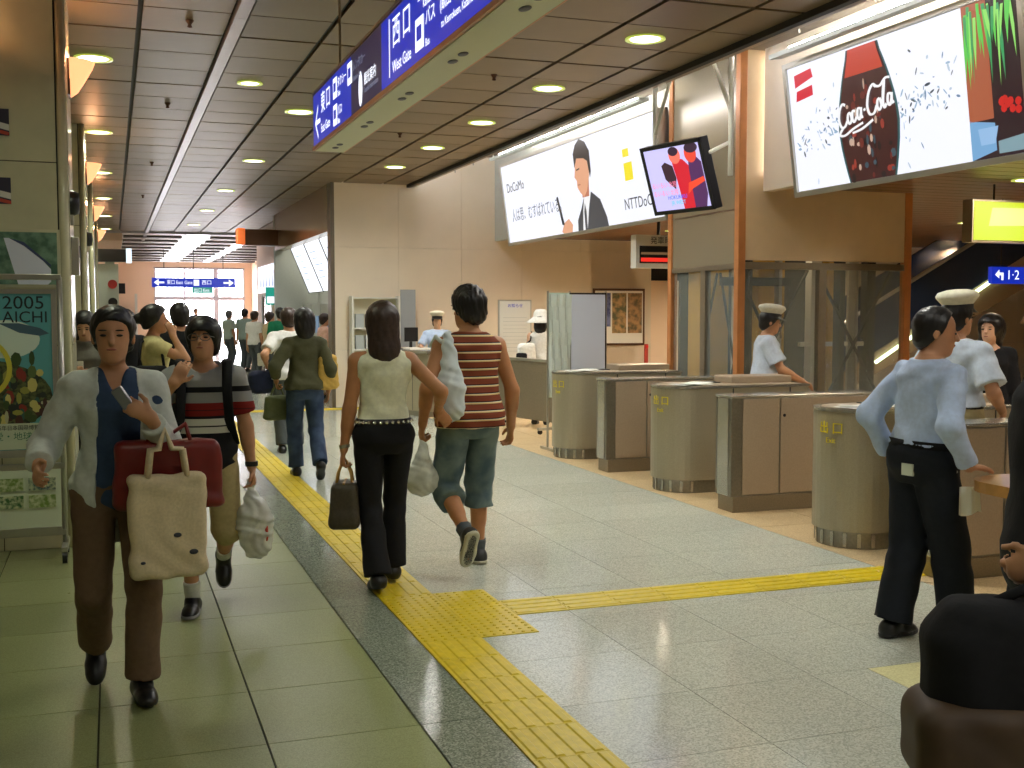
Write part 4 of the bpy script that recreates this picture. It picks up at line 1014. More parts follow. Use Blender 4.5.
# posters on the front wall
pb = board('poster_board', (8.13,18.48,1.02), (1,0,0), (0,0,1), 'framed board with landscape posters on the front wall', 'poster board')
bx('frame', (-.04,-.04,-.02), (.98,.98,.0), M_brown, pb); bx('backing', (0,0,0), (.94,.94,.006), M_white, pb)
for x0, c, c2 in ((.02,(120,130,170),(60,70,120)),(.33,(178,142,96),(90,90,60)),(.64,(170,132,90),(96,84,58))):
    bx('poster', (x0,.18 if x0 > .1 else .30,.006), (x0+.28,.90,.009), mat('poster_%d' % c[0], c, .5, col2=c2, nscale=9), pb)
fx_ = board('fire_point', (9.09,18.46,.45), (1,0,0), (0,0,1), 'narrow red fire call point beside the poster board', 'fire point')
bx('red_plate', (0,.0,0), (.07,.55,.04), mat('red_paint', (190,70,54), .4), fx_, .01); MB().ell((.035,.50,.05), (.03,.03,.02), 10).build('red_lamp', mat('red_lamp', (220,30,30), .3), fx_)

# ------------------------------------------------------------------ notices, barriers and counter before the front wall
nb_ = empty('notice_stand', (4.68,11.95,0), 0, 'two panel notice in plastic film standing behind the farthest gate', 'notice stand')
bx('notice_panel', (.28,-.01,.72), (.70,.0,1.78), mat('notice_blue_white', (206,212,226), .5), nb_); bx('panel_frame', (.26,0,.70), (.72,.015,1.80), M_dk, nb_)
b = MB()
for i in range(10):
    for j in range(8):
        f = lambda i, j: (.0+.027*i, -.02+.02*math.sin(i*1.9+j*.7)+.01*math.sin(j*2.1), .62+.145*j)
        b.poly([f(i,j), f(i+1,j), f(i+1,j+1), f(i,j+1)])
b.build('plastic_film', mat('plastic_film', (216,224,214), .12, spec=.9, alpha=.85), nb_, smooth=True)
bx('panel_frame', (0,.03,.60), (.27,.045,1.80), mat('notice_green', (190,206,190), .4), nb_)
for x in (.0, .27, .72): MB().tube([(x,.02,0),(x,.02,1.82)], .014, 8).build('post', M_alu, nb_)
bx('foot', (-.02,-.18,0), (.02,.2,.03), M_alu, nb_); bx('foot', (.70,-.18,0), (.74,.2,.03), M_alu, nb_)
for k, (pa, pb2, lab) in enumerate((((5.40,13.55),(5.08,15.0),'wheeled steel barrier screen nearest the farthest gate'),((5.05,15.08),(4.80,16.1),'wheeled steel barrier screen joining the counter'))):
    d = Vector((pb2[0]-pa[0], pb2[1]-pa[1], 0)); L = d.length
    br = empty('barrier_screen', (pa[0],pa[1],0), math.atan2(d.y, d.x), lab, 'barrier', 'steel barrier screens')
    bx('panel', (.03,-.015,.14), (L-.03,.015,.92), M_steeld, br, .004); bx('top_rail', (0,-.025,.92), (L,.025,.96), M_alu, br, .004)
    for x in (.02, L-.02):
        MB().tube([(x,0,.06),(x,0,.94)], .02, 8).build('post', M_alu, br); bx('foot', (x-.025,-.25,.05), (x+.025,.25,.085), M_alu, br, .004)
        for yy in (-.22,.22): MB().tube([(x-.015,yy,.03),(x+.015,yy,.03)], .03, 12).build('caster', M_blackp, br)
wb = empty('whiteboard', (5.50,15.7,0), R(0), 'white notice board on legs behind the barrier', 'notice board')
bx('board', (-.12,0,.80), (.36,.02,1.74), M_white, wb); bx('frame', (-.14,.01,.78), (.38,.03,1.76), M_alu, wb); label_text('お知らせ', .06, .12, 0, M_blue, wb, align='CENTER').matrix_local = frame_mtx((.12,-.002,1.67),(1,0,0),(0,0,1))
for k in range(10): bx('text_line', (-.07,-.002,1.00+.055*k), (.30,0,1.004+.055*k), M_grey, wb)
for x in (-.1,.34): MB().tube([(x,.02,0),(x,.02,.8)], .015, 8).build('leg', M_alu, wb); bx('foot', (x-.02,-.2,0), (x+.02,.22,.03), M_alu, wb)
ct = empty('service_counter', (3.86,17.7,0), math.atan2(-2.05,.82), 'steel staffed service counter in front of the pale wall', 'counter')
CL = 1.55
bx('body', (0,0,.08), (CL,.55,.96), M_gate, ct, .005); bx('plinth', (.03,.03,0), (CL-.03,.52,.08), M_steel, ct); bx('top', (-.03,-.05,.96), (CL+.03,.58,1.0), M_cap, ct, .005)
for k in range(1,4): bx('joint', (CL*k/4-.004,-.003,.09), (CL*k/4+.004,.001,.95), M_blackp, ct)
bx('card_plate', (1.1,-.006,.66), (1.18,0,.78), M_white, ct)
cw = Matrix.Translation((3.86,17.7,0))@Matrix.Rotation(math.atan2(-2.05,.82), 4, 'Z')
p = cw@Vector((.35,.25,1.0)); t = empty('canister', p, 0, 'white upright cylinder standing on the service counter', 'canister'); MB().lathe([(.0001,0),(.09,0),(.095,.2),(.09,.42),(.07,.44),(.0001,.44)], seg=20).build('cylinder', M_white, t, smooth=True); MB().lathe([(.0001,0),(.05,0),(.05,.03),(.0001,.03)], (0,0,.44), 16).build('cap', M_grey, t)
p = cw@Vector((.75,.28,1.0)); t = empty('terminal', p, R(10), 'small dark terminal screen on the service counter', 'terminal'); bx('base', (-.1,-.1,0), (.1,.1,.03), M_white, t, .005); bx('stem', (-.02,.0,.03), (.02,.03,.14), M_blackp, t); bx('screen', (-.11,-.02,.12), (.11,.02,.34), M_blackp, t, .006); bx('keyboard', (-.15,-.28,0), (.2,-.12,.025), M_white, t, .004)
# frame rack behind the counter (pale shelves against the wall)
rk = empty('timetable_rack', (3.72,18.2,0), 0, 'pale framed timetable rack against the wall behind the counter', 'rack')
bx('backing', (0,.2,.55), (.75,.24,1.80), mat('rack_beige', (214,208,180), .5), rk); bx('side', (-.03,.0,0), (.0,.24,1.84), M_white, rk); bx('side', (.75,.0,0), (.78,.24,1.84), M_white, rk)
for z in (.6,.95,1.3,1.8): bx('shelf', (0,.02,z), (.75,.22,z+.02), M_white, rk)
for i in range(4):
    for j in range(2): bx('leaflet_stack', (.05+.17*i,.10,.97+.35*j), (.19+.17*i,.18,1.2+.35*j), mat('leaflet%d' % (i%2), [(170,178,176),(196,200,196)][i%2], .6), rk)
bx('side_board', (.80,.05,1.0), (1.05,.09,1.95), mat('side_board', (150,156,160), .4), rk)

# ------------------------------------------------------------------ ticket machine recess: leaning lit fare boards
for k in range(3):
    y1 = 24.4-1.75*k; y0 = y1-1.72
    fb = board('fare_board', (4.02,y1,1.98), (0,-1,0), (-.42,0,1.02), ['leaning white lit fare board at the far end','leaning white lit fare board in the middle','leaning white lit fare board nearest the corner post'][k], 'fare board', 'lit fare boards')
    bx('casing', (0,0,-.1), (1.72,1.1,-.003), M_alu, fb); bx('edge', (0,0,-.002), (.05,1.1,.01), M_dk, fb); bx('lit_face', (.05,.02,-.003), (1.70,1.08,0), emat('fare_white', (244,248,255), 1.25), fb)
    for j in range(5): bx('print_line', (.2+.1*(j%2),.30+.13*j,0), (.9+.12*(j%3),.315+.13*j,.001), emat('fare_print', (150,180,220), .8), fb)
for k in range(5):
    y = 19.4+1.15*k
    tm = empty('ticket_machine', (4.34,y,0), 0, 'grey ticket machine in the recess under the fare boards', 'ticket machine', 'ticket machines in the recess')
    bx('body', (-.35,0,0), (0,1.1,1.75), M_grey, tm, .01); bx('screen', (-.37,.2,1.15), (-.35,.8,1.5), emat('machine_screen', (110,140,170), .7), tm); bx('slot_panel', (-.365,.15,.8), (-.35,.95,1.05), M_steel, tm)
for k in range(7):
    MB().ell((3.75,19.2+.85*k,3.06), (.05,.05,.03), 10).build('spot_lamp', emat('spot_warm', (255,240,190), 12)); tag(COL.objects[-1], 'small warm lamp in the row above the fare boards', 'spot lamp', 'lamps above the fare boards')
ld = bpy.data.lights.new('lamp_light', 'AREA'); ld.shape = 'RECTANGLE'; ld.size = .3; ld.size_y = 5.6; ld.energy = 45; ld.color = (1,.97,.9)
lo = bpy.data.objects.new('lamp_light', ld); COL.objects.link(lo); lo.location = (3.85,22.0,3.08)
# brown box sign with an orange end, white sign and dark doorways farther along
bb = empty('box_sign', (3.41,24.6,3.0), 0, 'brown box sign with a glowing orange end jutting from the fascia', 'sign'); bx('casing', (-.70,0,0), (0,.35,.34), M_brown, bb, .01); bx('orange_end', (-.86,-.02,.02), (-.70,.37,.36), mat('orange_end', (214,110,60), .4, emit=(255,120,50), estr=.5), bb, .02)
ws = board('white_sign', (3.94,32.2,2.1), (0,-1,0), (0,0,1), 'white lit shop sign on the wall towards the far doors', 'sign'); bx('lit_face', (0,0,0), (4.2,.72,.06), emat('shop_white', (220,226,240), 1.2), ws)
for j in range(5): print_poly('print_bar', [(.5+.6*j,.15),(.75+.6*j,.15),(.85+.6*j,.55),(.6+.6*j,.55)], emat('shop_print', (150,160,190), 1.0), ws, .062)
for k, y in enumerate((27.0, 29.6)):
    dr = empty('door_%d' % (k+1), (3.94,y,0), 0, ['dark glazed shop doorway nearer the ticket machines','dark glazed shop doorway farther along'][k], None, None, 'structure'); bx('opening', (-.02,0,0), (0,1.9,2.0), mat('dark_opening', (30,28,34), .2), dr); bx('frame', (-.05,-.06,0), (0,0,2.05), M_white, dr); bx('frame', (-.05,1.9,0), (0,1.96,2.05), M_white, dr)
gs = board('exit_sign', (3.78,27.4,1.75), (1,0,0), (0,0,1), 'small green and white sign by the shop doorway', 'sign'); bx('plate', (-.30,0,-.04), (-.02,.42,0), emat('green_plate', (30,150,130), 1.0), gs); bx('white_area', (-.27,.04,0), (-.05,.20,.003), SW, gs); MB().tube([(-.02,.2,-.02),(.17,.2,-.02)], .015, 8).build('arm', M_alu, gs)
# far hanging sign
fs = board('direction_sign', (1.30,40.0,2.42), (1,0,0), (0,0,1), 'blue hanging sign with white arrows before the far doors', 'sign')
bx('blue_face', (0,0,-.15), (2.75,.32,0), M_blue, fs); bx('green_face', (1.30,-.20,-.12), (2.0,0,0), emat('sign_green', (20,150,130), .9), fs); label_text('出口 Exit', .14, 1.36, -.10, SW, fs)
print_poly('arrow', [(.06,.16),(.22,.28),(.22,.19),(.40,.19),(.40,.13),(.22,.13),(.22,.04)], SW, fs); print_poly('arrow', [(2.69,.16),(2.53,.28),(2.53,.19),(2.35,.19),(2.35,.13),(2.53,.13),(2.53,.04)], SW, fs)
label_text('東口 East Gate', .17, .48, .16, SW, fs, sx=.8); label_text('西口', .17, 1.62, .16, SW, fs); print_poly('pictogram', [(1.36,.06),(1.54,.06),(1.54,.26),(1.36,.26)], SW, fs)
for x in (.4,1.37,2.35): MB().tube([(x,.32,-.07),(x,ZC-2.42,-.07)], .012, 6).build('hanging_rod', M_dk, fs)

# ------------------------------------------------------------------ poster stand and pillar pictures
ps_ = empty('poster_stand', (-.83,7.72,0), 0, 'wheeled metal stand with an event poster reading 2005 AICHI', 'poster stand')
PWD = .47
for x in (-.52,.52):
    MB().tube([(x,0,.09),(x,0,1.80)], .018, 10).build('upright', M_alu, ps_, smooth=True)
    bx('foot', (x-.02,-.2,.075), (x+.02,.2,.105), M_alu, ps_, .004)
    for yy in (-.17,.17):
        MB().tube([(x-.014,yy,.038),(x+.014,yy,.038)], .038, 14).build('caster', M_blackp, ps_); bx('caster_fork', (x-.018,yy-.012,.04), (x+.018,yy+.012,.085), M_steel, ps_)
for z in (.17,.60,.68,1.80): bx('cross_rail', (-.53,-.018,z-.018), (.53,.018,z+.018), M_alu, ps_, .004)
po = bx('poster', (-PWD,-.024,.71), (PWD,-.020,1.695), mat('poster_sky', (88,160,164), .35, coat=.5), ps_)
for lo, hi in (((-.50,-.034,.685),(.50,-.012,.71)),((-.50,-.034,1.695),(.50,-.012,1.722)),((-.50,-.034,.71),(-.47,-.012,1.695)),((.47,-.034,.71),(.50,-.012,1.695))): bx('poster_frame', lo, hi, M_alu, ps_)
pf = empty('poster_print', (0,0,0)); pf.parent = ps_; pf.matrix_local = frame_mtx((0,-.0245,.71), (1,0,0), (0,0,1))
pk = mat('poster_black', (24,30,36), .4); 
label_text('2005', .115, .185, .925, pk, pf, .001, sx=1.08); label_text('AICHI', .102, .185, .835, pk, pf, .001, sx=1.0); label_text('EXPO', .21, -.42, .87, pk, pf, .001, sx=1.0)
print_ell('cloud_print', .20, .70, .20, .12, mat('poster_cloud', (206,222,206), .4), pf, .0006)
print_poly('airship_print', [(.16,.80),(.28,.74),(.40,.72),(.455,.735),(.40,.77),(.28,.80)], mat('poster_slate', (70,96,110), .4), pf, .001)
print_ell('crowd_ground', .0, .34, .465, .24, mat('poster_crowd', (96,104,60), .5, col2=(34,44,30), nscale=30), pf, .0007, 30)
rng = random.Random(11)
for k in range(170):
    x = rng.uniform(-.45,.45); y = .17+abs(rng.gauss(0,.19))
    if y > .72 or (x < .1 and y > .6): continue
    c = rng.choice([(60,80,40),(150,150,70),(140,50,40),(40,48,44),(180,180,140),(90,110,60),(70,40,34),(50,90,80),(200,190,110)])
    print_ell('figure_print', x, y, rng.uniform(.012,.035), rng.uniform(.015,.05), mat('pp_%d_%d' % c[:2], c, .45), pf, .0012+.00001*k, 7)
MB().lathe([(.175,.0),(.205,.0012),(.205,.0015),(.175,.0015)], (0,0,0), 36).build('ring_print', mat('poster_ring', (206,196,70), .4), pf).location = (.03,.52,.004)
print_poly('caption_band', [(-.47,.005),(.47,.005),(.47,.17),(-.47,.17)], mat('poster_caption', (196,206,178), .4), pf, .0032)
label_text('2005年日本国際博覧会', .035, .10, .14, pk, pf, .0042, sx=.9); label_text('愛・地球博', .055, .12, .085, mat('poster_green', (60,120,90), .4), pf, .0042); label_text('3.25-9.25', .045, .30, .045, pk, pf, .0042)
lf = bx('leaflet_case', (-.50,-.02,.20), (.50,-.01,.58), mat('case_white', (212,222,196), .35), ps_)
for i in range(5):
    for j in range(2):
        bx('leaflet', (-.45+.19*i,-.03,.34+.11*j), (-.29+.19*i,-.022,.42+.11*j), mat('leaf_green%d' % ((i+j)%3), [(60,110,60),(120,150,70),(70,100,96)][(i+j)%3], .5, col2=(206,214,170), nscale=40), ps_)
bx('case_light', (-.50,-.035,.17), (.50,-.02,.21), M_alu, ps_)
wp = board('wall_picture', (-1.09,8.03,1.76), (1,0,0), (0,0,1), 'framed picture of a white train nose on the nearest pillar', 'picture')
bx('frame', (-.02,-.02,-.012), (.78,.36,-.0), M_pill, wp); bx('green_field', (0,0,0), (.76,.34,.006), mat('picture_green', (118,150,126), .4, col2=(70,104,84), nscale=14), wp)
print_poly('train_print', [(.52,.0),(.44,.30),(.47,.30),(.56,.26),(.66,.17),(.72,.10),(.72,.02),(.70,.0)], mat('train_white', (222,226,240), .3), wp, .008)
print_poly('train_stripe', [(.47,.30),(.56,.275),(.72,.13),(.72,.115),(.56,.25)], mat('train_stripe', (60,70,110), .3), wp, .010)
for z, lab in ((2.72,'small dark flag shaped plate high on the nearest pillar'),(2.28,'small dark flag shaped plate lower on the nearest pillar')):
    q = board('flag_plate', (-.80,8.04,z), (1,0,0), (0,0,1), lab, 'plate'); bx('plate', (0,0,-.012), (.20,.17,0), mat('plate_navy', (44,40,60), .5), q); print_poly('white_band', [(.0,.08),(.2,.03),(.2,.07),(.0,.12)], M_white, q, .002); print_poly('red_band', [(.0,.04),(.2,0.0),(.2,.02),(.0,.07)], mat('red_paint', (190,70,54), .4), q, .002)
for i, (y, z) in enumerate(((8.3,2.32),(14.0,2.42))):
    q = empty('wall_speaker', (-.25,y,z), 0, ['round black speaker on the side of the nearest pillar','round black speaker on the side of the second pillar'][i], 'speaker', 'round speakers on the pillars')
    MB().lathe([(.0001,.06),(.07,.055),(.085,.02),(.085,0)], seg=20).build('dome', M_blackp, q, rot=(0,PI/2,0), smooth=True); bx('bracket', (0,-.03,-.15), (.02,.03,-.08), M_alu, q)
q = empty('intercom_box', (-.25,8.3,1.95), 0, 'small silver box with dark window on the side of the nearest pillar', 'box'); bx('box', (0,-.05,-.12), (.05,.05,.14), M_alu, q, .006); bx('window', (.05,-.03,.0), (.054,.03,.08), M_blackp, q)
py = empty('information_pylon', (-.02,26.8,0), 0, 'grey pylon with a red disc and black band beside the far pillar', 'pylon')
bx('body', (-.28,0,0), (.18,.3,2.65), M_grey, py, .01); bx('black_band', (-.32,-.05,2.70), (.35,.2,2.98), M_blackp, py); bx('white_end', (.35,-.05,2.68), (.47,.2,3.0), emat('pylon_white', (220,235,245), 1.3), py); bx('neck', (-.1,.05,2.6), (.1,.2,2.75), M_grey, py)
for z, m in ((2.2, mat('disc_red', (170,50,46), .4)), (1.8, M_blackp)): MB().lathe([(.0001,0),(.1,0),(.1,.012)], seg=20).build('disc', m, py, loc=(.05,-.012,z), rot=(PI/2,0,0))
bp = empty('booth_panel', (.55,40.5,0), 0, 'low pale partition against the far peach wall', 'partition'); bx('panel', (-1.2,0,0), (.2,.1,1.95), M_peach, bp); bx('edge_post', (.2,-.02,0), (.28,.12,2.2), M_white, bp); bx('dark_plate', (-.62,-.03,2.2), (-.1,0.05,2.55), M_blackp, bp); MB().tube([(-.36,.05,1.95),(-.36,.05,2.3)], .02, 8).build('plate_stem', M_blackp, bp)

# ------------------------------------------------------------------ staffed booth at the right edge
bo = empty('attendant_booth', (3.92,3.2,0), 0, 'beige booth with a rounded wooden ledge at the right edge', 'booth')
def rr(x0, x1, y0, y1, r_, n=6):
    out = []
    for cx_, cy_, a in ((x1-r_,y0+r_,-PI/2),(x1-r_,y1-r_,0),(x0+r_,y1-r_,PI/2),(x0+r_,y0+r_,PI)): out += [(cx_+r_*math.cos(a+PI/2*i/n), cy_+r_*math.sin(a+PI/2*i/n)) for i in range(n+1)]
    return out
MB().poly([(x,y,0) for x,y in rr(.05,1.6,-.9,.86,.18)], .77, (0,0,1)).build('body', M_beige, bo)
MB().poly([(x,y,.77) for x,y in rr(-.27,1.6,-.95,.98,.2)], .05, (0,0,1)).build('ledge', M_wood, bo)
bx('corner_post', (.02,.72,.82), (.09,.79,ZC), M_steeld, bo, .006); bx('window_glass', (.05,-.9,.82), (.06,.72,2.2), M_dglass, bo); bx('head_rail', (.02,-.9,2.2), (.09,.72,2.3), M_steeld, bo)
cl = empty('hanging_cloth', (3.735,4.10,.77), 0, 'small white cloth hanging below the wooden ledge', 'cloth')
b = MB()
for i in range(6):
    f = lambda i, z: (-.05+.02*i+ (.0 if z > -.1 else .01*i*.3), .01*math.sin(i*1.4)+.085, z)
    b.poly([f(i,0), f(i+1,0), f(i+1,-.13-.01*math.sin(i+1)), f(i,-.13-.01*math.sin(i))])
b.build('cloth', M_paper, cl)
# ------------------------------------------------------------------ cloth and hair
def cloth(name, col, rough=.85, noise=.10, ns=40): return mat(name, col, rough, noise=noise, nscale=ns, bump=.15, spec=.25)
def zramp(name, stops, period=None, rough=.85):
    """printed bands along the body's height; stops = [(z, colour)], constant"""
    m = bpy.data.materials.new(name); m.use_nodes = True; MATS[name] = m; nt = m.node_tree; b = nt.nodes['Principled BSDF']; N = nt.nodes.new
    b.inputs['Roughness'].default_value = rough; b.inputs['Specular IOR Level'].default_value = .25
    tc = N('ShaderNodeTexCoord'); sx = N('ShaderNodeSeparateXYZ'); nt.links.new(tc.outputs['Object'], sx.inputs[0])
    if period:
        dv = N('ShaderNodeMath'); dv.operation = 'DIVIDE'; dv.inputs[1].default_value = period; fr = N('ShaderNodeMath'); fr.operation = 'FRACT'
        nt.links.new(sx.outputs['Z'], dv.inputs[0]); nt.links.new(dv.outputs[0], fr.inputs[0]); src = fr.outputs[0]; f = lambda z: z
    else:
        z0, z1 = stops[0][0]-.01, stops[-1][0]+.3; mr = N('ShaderNodeMapRange'); mr.inputs[1].default_value = z0; mr.inputs[2].default_value = z1; nt.links.new(sx.outputs['Z'], mr.inputs[0]); src = mr.outputs[0]; f = lambda z: (z-z0)/(z1-z0)
    cr = N('ShaderNodeValToRGB'); e = cr.color_ramp; e.interpolation = 'CONSTANT'; nt.links.new(src, cr.inputs[0])
    e.elements[0].position = 0; e.elements[0].color = hexc(*stops[0][1]); e.elements[1].position = f(stops[1][0]); e.elements[1].color = hexc(*stops[1][1])
    for z, c in stops[2:]: el = e.elements.new(f(z)); el.color = hexc(*c)
    nt.links.new(cr.outputs[0], b.inputs['Base Color']); return m
H_blk = mat('hair_black', (24,20,19), .42, noise=.3, nscale=60); H_brn = mat('hair_brown', (58,40,30), .45, noise=.35, nscale=50); H_gry = mat('hair_grey', (120,116,112), .6, noise=.3, nscale=50)
C_black = cloth('cloth_black', (26,26,29)); C_navyT = cloth('cloth_navy_trousers', (26,30,36)); C_denim = mat('denim', (76,96,104), .85, col2=(112,128,126), nscale=7, bump=.1, spec=.2); C_jean = mat('jeans_dark', (46,60,84), .85, col2=(66,82,108), nscale=6, spec=.2)
C_bshirt = cloth('shirt_pale_blue', (186,204,232)); C_ushirt = cloth('shirt_uniform', (196,208,222)); C_khaki = cloth('khaki', (186,170,124)); C_cream = cloth('top_cream', (226,226,196)); C_white = cloth('cloth_white', (226,226,220))
C_olive = cloth('shirt_olive', (82,82,58)); C_brownT = cloth('trousers_brown', (112,90,70)); C_card = cloth('cardigan_white', (206,212,206)); C_blueS = cloth('blouse_blue', (58,76,104)); C_tan = cloth('cloth_tan', (196,176,140)); C_green = cloth('shirt_green', (34,120,84)); C_grey = cloth('cloth_grey', (120,118,110)); C_greyT = cloth('trousers_grey', (84,90,92)); C_yel = cloth('cloth_yellow', (212,202,146)); C_pink = cloth('cloth_pink', (214,170,150))
S_black = mat('shoe_black', (20,20,21), .35); S_dark = mat('shoe_dark', (46,46,44), .5); SOLE = mat('sole_cream', (190,186,160), .6); SK_t = (186,128,84); SK_l = (214,166,132); SK_m = (200,146,108)

def rbox(c, half, r, taper=0.0, M=None):
    c = np.asarray(c, float); h = np.asarray(half, float)-r; rm = np.linalg.norm(half); M = np.eye(3) if M is None else M
    def fn(x, y, z):
        p = (x-c[0], y-c[1], z-c[2]); q = [(M[0,i]*p[0]+M[1,i]*p[1]+M[2,i]*p[2]) for i in range(3)]
        k = 1-taper*np.clip((q[2]/half[2]+1)/2, 0, 1)
        dx, dy, dz = np.abs(q[0])-h[0]*k, np.abs(q[1])-h[1]*k, np.abs(q[2])-h[2]
        return np.sqrt(np.maximum(dx,0)**2+np.maximum(dy,0)**2+np.maximum(dz,0)**2)+np.minimum(np.maximum(np.maximum(dx,dy),dz),0)-r
    return c-rm, c+rm, fn
def soft(name, prims, m, parent, vox=.01, wr=.004, fq=1.0, k=.03):
    lo = np.min([p[0] for p in prims], 0); hi = np.max([p[1] for p in prims], 0)
    F = Field(lo, hi, vox)
    for p in prims: F.add(p, k)
    F.every(lambda Fv, x, y, z: Fv+wr*(np.sin(31*fq*x+9*np.sin(14*z*fq)+3*y)*np.cos(27*fq*z+6*np.sin(13*x*fq))+.5*np.sin(60*fq*z+22*x)))
    return link(name, F.mesh(name), m, parent)
def strap(name, pts, r, m, parent): return MB().tube(pts, r, 8).build(name, m, parent, smooth=True)
V = lambda v: Vector([float(c) for c in v])
M_film = mat('plastic_bag', (232,236,226), .25, noise=.15, nscale=16, trans=.0, alpha=.72, spec=.6)

# ------------------------------------------------------------------ the nearest woman, walking towards the camera
W = person((.0,4.86), 184, 1.60, 'f', 'woman in white cardigan walking towards the camera with a tote bag', pelvis=.925, vox=.0075, lean=2, girth=.95,
    feet={'L': (-.085,.10,.085,4,-4), 'R': (.085,-.24,.17,-38,6)}, head=(8,2),
    hands={'R': dict(p=(.31,.20,1.04), pole=(.15,-1,-.3), palm=(-1,.2,-.2), curl=35), 'L': dict(p=(-.125,.285,1.235), pole=(-.35,-.4,-1), palm=(.3,-1,.1), dir=(.75,.05,.5), thumb=(0,0,1), curl=60)},
    top=[dict(m=C_blueS, sleeve=.4, name='blouse', vneck=(.13,.055), hem=-.1, off=.012, wr=.003), dict(m=C_card, sleeve=1.82, off=.015, hem=-.26, open=(.075,.10), openx=-.01, name='cardigan', loose=.012, wr=.005, flare=.008)],
    bottom=dict(m=C_brownT, off=.011, flare=.018, knee=.008), shoes=dict(m=S_black), hair=dict(m=H_blk, kind='bun', vol=.015), skin=SK_m)
ph = board('mobile_phone', V(W['world'](W['handL']+A3(.035,.012,.035))), (-.55,0,.84), (-.2,-.9,-.1), 'silver mobile phone held to the chest of the woman in white', 'phone'); bx('body', (-.055,-.012,-.022), (.055,.012,.022), mat('phone_silver', (150,152,158), .3, .6), ph, .005); bx('keypad', (-.05,-.014,-.018), (.045,-.011,.018), M_blackp, ph)
# tote and red bag hang in the crook of her left arm
elw = V(W['world'](W['elL']*.55+W['wrL']*.45))
tb = empty('tote_bag', (.19,4.565,.545), R(4), 'cream canvas tote bag on the arm of the woman in white', 'tote bag')
C_tote = cloth('canvas', (222,204,168), ns=90)
soft('bag_body', [rbox((0,0,.20),(.145,.045,.205),.03,-.04)], C_tote, tb, .009, .005, .55)
zs = elw.z-.545
for y in (-.03,.03): strap('handle', [(-.075,y,.38),(-.06,y,.50),(-.03,y*.6,zs-.04),(-.005,y*.3,zs+.035),(.02,y*.6,zs-.04),(.06,y,.50),(.075,y,.38)], .011, C_tote, tb)
for x, z, s_ in ((.03,.17,.016),(.09,.10,.018),(-.10,.07,.010)): MB().ell((x,-.0515,z), (s_,.006,s_*.6), 10).build('printed_mark', mat('print_ink', (60,62,70), .7), tb)
rb = empty('handbag', (.20,4.69,.80), R(0), 'red leather handbag behind the cream tote', 'handbag')
C_red = mat('leather_red', (124,30,24), .4, noise=.2, nscale=12)
soft('bag_body', [rbox((0,0,.13),(.215,.06,.14),.035,.06)], C_red, rb, .009, .004, .6)
zs = elw.z-.80
for y in (-.03,.03): strap('handle', [(-.08,y,.25),(-.06,y,.33),(elw.x-.20-.03,elw.y-4.69-.02,zs+.0),(elw.x-.20,elw.y-4.69,zs+.045),(elw.x-.20+.04,elw.y-4.69+.01,zs),(.07,y,.33),(.09,y,.25)], .009, C_red, rb)

# ------------------------------------------------------------------ the boy behind her
tee = zramp('striped_tee', [(.6,(24,24,28)),(1.04,(214,214,204)),(1.075,(30,30,32)),(1.085,(214,214,204)),(1.125,(28,26,30)),(1.14,(130,32,28)),(1.17,(40,28,30)),(1.175,(130,32,28)),(1.215,(150,152,152)),(1.26,(150,152,152)),(1.275,(24,24,28)),(1.305,(152,154,154))])
B = person((.45,6.12), 176, 1.55, 'm', 'boy with glasses in a striped tee carrying a plastic bag', pelvis=.925, vox=.008, girth=.86,
    feet={'R': (.085,.06,.085,0,8), 'L': (-.10,-.34,.24,-55,0)}, head=(12,8),
    hands={'R': dict(p=(.16,.26,1.34), pole=(.8,.1,-1), palm=(-.2,-1,0), dir=(-.45,-.1,.8), thumb=(-1,0,0), curl=30), 'L': dict(p=(-.26,.02,.83), pole=(-.4,-1,0), curl=55)},
    top=dict(m=tee, sleeve=.72, off=.020, hem=-.10, scoop=.085, loose=.025, flare=.018, name='tee_shirt'), bottom=dict(m=C_khaki, off=.018, hem=.16, knee=.014, flare=.02, k=.008, name='shorts', waist=.02), shoes=dict(m=S_black, sole=mat('sole_grey', (150,150,150), .6), sock=C_white, sockh=.26), hair=dict(m=H_blk, kind='fringe', vol=.024), skin=SK_m)
gl = MB()
for sgn in (-1,1):
    c = B['hp'](sgn*.032,.103,.004); ring = [V(B['hp'](sgn*.032+.027*math.cos(a), .104, .002+.018*math.sin(a))) for a in np.linspace(0, 2*PI, 15)]
    gl.tube(ring, .0022, 6); gl.tube([V(B['hp'](sgn*.058,.104,.008)), V(B['hp'](sgn*.082,.0,.008))], .002, 6)
gl.tube([V(B['hp'](-.006,.106,.006)), V(B['hp'](.006,.106,.006))], .002, 6)
gl.build('glasses', mat('glasses_steel', (110,110,112), .3, .7), B['root'])
bw = V(B['world'](B['wrL'])); MB().tube([bw+Vector((0,0,.03)), bw+Vector((0,0,.005))], .034, 14).build('wristwatch', M_blackp, None); tag(COL.objects[-1], 'black wristwatch on the arm of the boy', 'watch')
bk = empty('backpack', (.45,6.40,.92), 0, 'black backpack worn by the boy', 'backpack')
soft('pack', [rbox((0,-.02,.18),(.15,.075,.21),.06)], C_black, bk, .011, .003)
for sgn in (-1,1):
    s1 = [B['world'](p) for p in (A3(sgn*.12,-.13,1.30), A3(sgn*.13,-.04,1.455), A3(sgn*.13,.07,1.44), A3(sgn*.125,.145,1.30), A3(sgn*.135,.14,1.12), A3(sgn*.17,.02,.98), A3(sgn*.13,-.14,.96))]
    strap('shoulder_strap', [p-Vector((.45,6.40,.92)) for p in s1], [(.028,.009)]*7, C_black, bk)
hb = V(B['world'](B['handL']))
pbg = empty('plastic_bag', (hb.x+.02, hb.y-.02, hb.z-.42), 0, 'white plastic bag with shopping in the hand of the boy', 'plastic bag')
